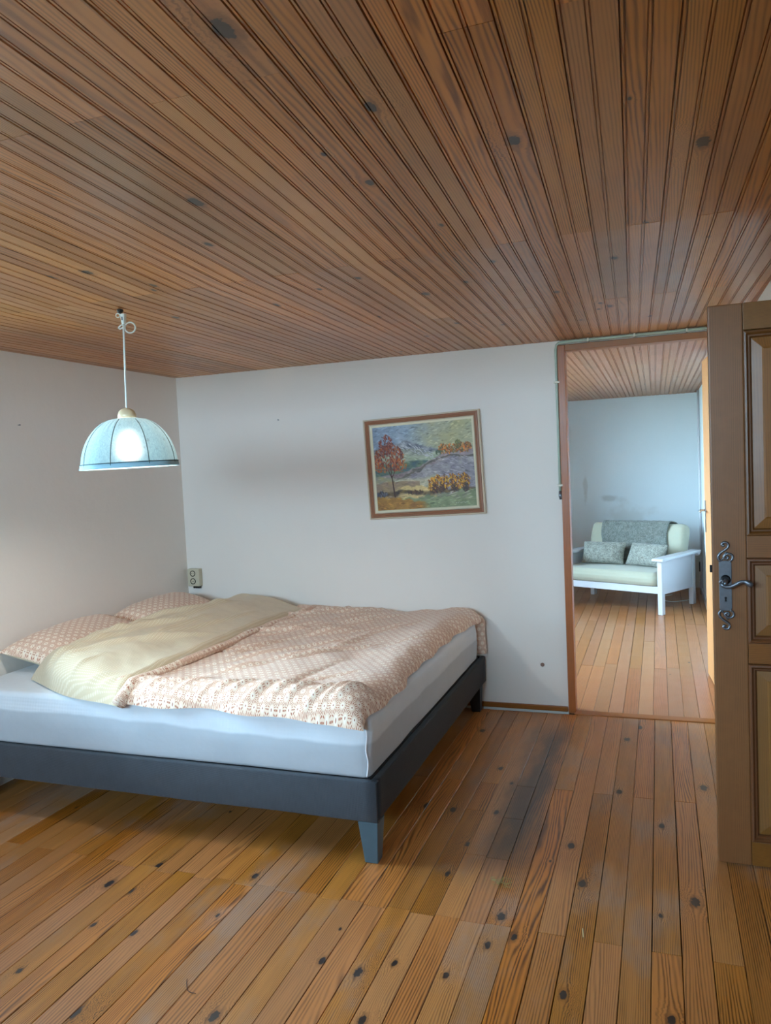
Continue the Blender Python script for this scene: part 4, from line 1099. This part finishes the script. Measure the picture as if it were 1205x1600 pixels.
blob(.85, .28, .03, .05, [(80, 90, 60), (110, 104, 54)], 40, .012, 61); blob(.66, .36, .03, .03, [(74, 86, 64)], 24, .012, 62)
for cx_, cy_ in ((.58, .73), (.63, .70), (.70, .71), (.77, .70), (.84, .70), (.90, .70)): blob(cx_, cy_, .045, .085, [(196, 140, 40), (210, 162, 52), (150, 88, 40), (112, 70, 40), (80, 54, 40)], 90, .014, int(cx_*1000))
for cx_ in (.6, .66, .79, .9): blob(cx_, .78, .03, .05, [(56, 44, 40), (90, 56, 40)], 40, .013, int(cx_*333))
blob(.06, .80, .06, .03, [(70, 74, 92), (92, 90, 96), (60, 52, 50)], 60, .014, 71); blob(.4, .80, .08, .02, [(64, 48, 42), (120, 80, 46)], 60, .013, 72)
for k in range(30): stroke(rg0.uniform(.45, .95), rg0.uniform(.82, .9), .03, .005, -.25, np.array((190, 182, 160.))*rg0.uniform(.5, 1.0))
for k in range(9): stroke(.80+.014*k, .955-.004*(k % 3), .006, .003, 1.0+.5*(k % 2), np.array((206, 206, 196.)))
hgt = img.mean(2); hgt = (hgt-hgt.mean())/80
cv = MB(); cw, chh = PW-.050, PH-.050
for i in range(CHd):
    for j in range(CWd): cv.v.append((-cw+2*cw*j/(CWd-1), -.016-.0012*float(hgt[i, j]), chh-2*chh*i/(CHd-1)))
for i in range(CHd-1):
    for j in range(CWd-1): a = i*CWd+j; cv.f.append((a, a+CWd, a+CWd+1, a+1))
cv.mi = [0]*len(cv.f)
def paint_mat():
    t = NT('oil_paint'); a = t.n('ShaderNodeVertexColor', layer_name='paint')
    t.bsdf(a.outputs[0], .5, t.bump(t.noise(t.obj, 220, 3), .25, .001), .4); return t.m
cvo = cv.build('canvas', paint_mat(), pic, smooth=False, fixn=False)
at = cvo.data.color_attributes.new('paint', 'FLOAT_COLOR', 'POINT')
lin = np.clip(img*1.14, 0, 255)/255; lin = np.where(lin <= .04045, lin/12.92, ((lin+.055)/1.055)**2.4)
buf = np.ones((CHd*CWd, 4), np.float32); buf[:, :3] = lin.reshape(-1, 3)
at.data.foreach_set('color', buf.ravel())
MB().box((-cw-.004, -.012, -chh-.004), (cw+.004, -.002, chh+.004)).build('backing', M_hole, pic)

# ------------------------------------------------------------------ wall fittings
sk = empty('wall_socket', (-3.057, YB, .79)); tag(sk, 'small cream double wall socket in the corner above the pillows', 'socket')
MB().box((-.048, -.042, -.060), (.046, -.0005, .062)).build('housing', M_outlet, sk, bevel=.006, bseg=3)
for z in (.030, -.024):
    r_ = MB().lathe([(.021, 0), (.021, .003), (.0175, .0035), (.0165, .0008)], (0,0,0), 24).build('receptacle', M_hole, sk); r_.rotation_euler = (PI/2, 0, 0); r_.location = (-.004, -.0425, z)
    q_ = MB().lathe([(.0155, 0), (.0155, .0015)], (0,0,0), 20).build('face', M_outlet, r_); q_.location = (0, 0, .0008)
    for dx in (-.006, .006):
        h_ = MB().lathe([(.0024, 0), (.0024, .0008)], (0,0,0), 10).build('pin_hole', M_black, r_); h_.location = (dx, 0, .0022)
for k in range(3): MB().box((-.010+k*.018, -.036, -.074), (.002+k*.018, -.010, -.0605)).build('cable_entry', M_hole, sk, bevel=.002)
def nail(name, loc_, rot, label, cat='nail', mat=None, rr=.004, ln=.012):
    o = MB().lathe([(.0016, -.004), (.0016, ln), (rr, ln), (rr, ln+.0025)], (0,0,0), 12).build(name, mat or M_pewter, None); o.location = loc_; o.rotation_euler = rot; tag(o, label, cat); return o
nail('wall_nail', (-2.351, YB, 1.838), (PI/2, 0, 0), 'small nail in the back wall left of the painting')
nail('wall_nail', (XL, 3.115, 1.802), (0, PI/2, 0), 'small nail high on the left wall')
nail('wall_plug', (-.681, YB, .276), (PI/2, 0, 0), 'round brown plug low on the back wall beside the doorway', 'plug', M_rosette, .012, .002)

# ------------------------------------------------------------------ floor litter
lit = MB()
for k in range(70):
    a = random.uniform(0, PI); x, y = random.gauss(0, .022), random.gauss(0, .016); l = random.uniform(.006, .02); z = random.uniform(.001, .006)
    lit.tube([(x, y, z), (x+l*math.cos(a), y+l*math.sin(a), z+random.uniform(-.0005, .004))], .0006, 4)
lo = lit.build('straw_debris', M_debris, None); lo.location = (-.565, 2.60, .0005); tag(lo, 'little heap of dry straw bits on the floor beside the bed', 'debris', kind='stuff')
hr = MB().tube(smooth_path([(0, 0, .0015), (.012, -.02, .0015), (.035, -.045, .0015), (.062, -.048, .0015)]), .0009, 5).build('fibre', M_hair, None, smooth=True)
hr.location = (-1.36, 1.84, .0005); tag(hr, 'short dark curved fibre lying on the floorboards in front of the bed', 'fibre')
sp_ = MB().tube([(0, 0, .002), (.004, -.03, .002), (.006, -.045, .002)], .0014, 5).build('straw_stalk', plain('pale_straw', (206, 196, 150), .8), None); sp_.location = (-.262, 2.40, .0005); tag(sp_, 'single pale straw stalk on the floorboards near the oak door', 'straw')

# ------------------------------------------------------------------ sofa in the second room
ua, va = Vector((-.90, .436, 0)), Vector((.436, .90, 0))
rzs = math.atan2(va.y, va.x)-PI/2       # local x = right (-u), local y = backwards
SWd, SDp = 1.14, .72
sofa = empty('sofa', (0.004, 7.445, .003), rzs); tag(sofa, 'white painted wooden sofa frame by the far wall of the second room', 'sofa')
# local coordinates: front right leg outer corner at x=0; the sofa runs to x=-SWd; y backwards
def sbox(name, a, b, mat=M_whitepaint, par=sofa, bev=.004): return MB().box(a, b).build(name, mat, par, bevel=bev)
def arm(x0, x1):
    t_ = .026
    return MB().prism([(.03, .190), (SDp-.02, .170), (SDp-.02, .495), (.03, .495)], 0, x0, x1)
for (xo, xi) in ((0, -.045), (-SWd, -SWd+.045)):
    lo_, hi_ = min(xo, xi), max(xo, xi)
    sbox('leg', (lo_, -.002, 0), (hi_, .055, .505)); sbox('leg', (lo_, SDp-.06, 0), (hi_, SDp, .505))
    arm(*sorted((xo*.85+xi*.15, xo*.35+xi*.65))).build('arm_panel', M_whitepaint, sofa)
    mb = MB(); mb.prism([(-.045, .506), (SDp-.02, .506), (SDp+.01, .478), (SDp+.035, .484), (SDp+.068, .512), (SDp+.072, .530), (-.03, .532), (-.045, .525)], 0, (xo+xi)/2-.055, (xo+xi)/2+.055); mb.build('armrest', M_whitepaint, sofa, bevel=.005)
    sbox('bracket', (lo_+.005, .05, .44), (hi_-.005, .13, .505))
mb = MB(); mb.prism([(.01, .195), (.035, .195), (.035, .262), (.01, .262)], 0, -SWd+.046, -.046); mb.build('front_rail', M_whitepaint, sofa, bevel=.004)
sbox('back_rail', (-SWd+.046, SDp-.055, .20), (-.046, SDp-.03, .26))
for k in range(7): sbox('seat_slat', (-SWd+.05, .07+k*.085, .246), (-.05, .12+k*.085, .262), bev=.002)
fut = empty('futon_mattress', (0.004, 7.445, .0), rzs); tag(fut, 'cream cotton futon folded into seat and backrest on the white sofa', 'mattress')
sc_ = rounded_box((-SWd+.055, -.012, .268), (-.055, .60, .397), .05, .045, (24, 16, 8), 8, .010, .010); sc_.build('seat_cushion', M_fut, fut, smooth=True)
bc = rounded_box((-SWd+.055, -.065, 0), (-.055, .075, .46), .05, .05, (24, 6, 10), 14, .010, .006)
R_ = Matrix.Rotation(math.radians(-14), 3, 'X')
bc.v = [tuple(R_ @ Vector(v)+Vector((0, .585, .345))) for v in bc.v]
bc.build('back_cushion', M_fut, fut, smooth=True)
# throw blanket over the back
thr = empty('throw_blanket', (0.004, 7.445, 0), rzs); tag(thr, 'grey fleece throw draped over the sofa back', 'blanket')
vs = []; fs = []; n, m = 50, 50
for th in (0, 1):
    for i in range(n+1):
        s = i/n
        for j in range(m+1):
            t = j/m
            # path: front bottom -> up the front -> over the top -> down behind
            if t < .68: q = t/.68; yb_, zb_ = -.078, .06+q*.392
            elif t < .84: a = (t-.68)/.16*PI; yb_, zb_ = .005-.083*math.cos(a), .452+.022*math.sin(a)
            else: q = (t-.84)/.16; yb_, zb_ = .088, .452-q*.16
            off = .010 if th == 0 else .0
            wv = .007*fbm(s*9, t*8, 3)
            nrm = (-1, 0) if t < .68 else ((-math.cos((t-.68)/.16*PI), math.sin((t-.68)/.16*PI)) if t < .84 else (1, 0))
            v = R_ @ Vector((-.93+s*.72+.03*(t-.5)*(1 if s > .5 else -1)+.012*math.sin(t*9), yb_+nrm[0]*(off+abs(wv)+.002), zb_+nrm[1]*(off+abs(wv)+.002)))+Vector((0, .585, .345))
            vs.append(tuple(v))
N_ = (n+1)*(m+1)
for i in range(n):
    for j in range(m):
        a = i*(m+1)+j; fs.append((a, a+m+1, a+m+2, a+1)); fs.append((N_+a, N_+a+1, N_+a+m+2, N_+a+m+1))
for j in range(m):
    for i0 in (0, n): a = i0*(m+1)+j; fs.append((a, a+1, N_+a+1, N_+a))
for i in range(n):
    for j0 in (0, m): a = i*(m+1)+j0; fs.append((a, a+m+1, N_+a+m+1, N_+a))
mb = MB(); mb.v = vs; mb.f = fs; mb.mi = [0]*len(fs); mb.build('throw', M_throw, thr, smooth=True)
def cushion(lx_, ly_, h_, at_local, tilt, yawr, roll, label, seed):
    root = pillow('sofa_cushion', 0, 0, lx_, ly_, h_, 0, 0, [M_cush, M_cush], 0, label, 'grey sofa cushions', pin=.05, nm='cushion_cover', seed=seed)
    root['category'] = 'cushion'
    Mx = Matrix.Translation(Vector((0.004, 7.445, 0))) @ Matrix.Rotation(rzs, 4, 'Z') @ Matrix.Translation(Vector(at_local)) @ Matrix.Rotation(yawr, 4, 'Z') @ Matrix.Rotation(math.radians(tilt), 4, 'X') @ Matrix.Rotation(roll, 4, 'Z')
    root.matrix_world = Mx; return root
cushion(.225, .118, .10, (-.80, .385, .500), 66, math.radians(8), 0, 'left grey speckled cushion leaning on the futon', 3)
cushion(.215, .118, .10, (-.315, .375, .500), 62, math.radians(-12), 0, 'right grey speckled cushion beside the near armrest', 5)
cb = MB().tube(smooth_path([(.30, 8.33, .006), (.22, 8.22, .006), (.10, 8.15, .006), (.02, 8.22, .006), (-.02, 8.40, .006), (.10, 8.55, .006)]), .004, 6).build('cable', M_cord, None, smooth=True); tag(cb, 'white cable lying on the floor under the sofa', 'cable')
ad = empty('wall_adapter', (RX1, 8.6, .30)); tag(ad, 'black plug adapter low on the second room wall beside the sofa', 'adapter')
MB().box((-.035, -.03, -.05), (-.0005, .03, .05)).build('body', M_black, ad, bevel=.004)
MB().tube([(-.02, 0, -.05), (-.022, .01, -.15), (-.02, .0, -.296)], .003, 6).build('lead', M_black, ad)
wp = MB().tube([(RX1-.014, 8.55, .08), (RX1-.014, 8.55, RZ-.01)], .011, 10).build('riser_pipe', M_whitepaint, None, smooth=True); tag(wp, 'thin white painted riser pipe on the right wall of the second room', 'pipe')
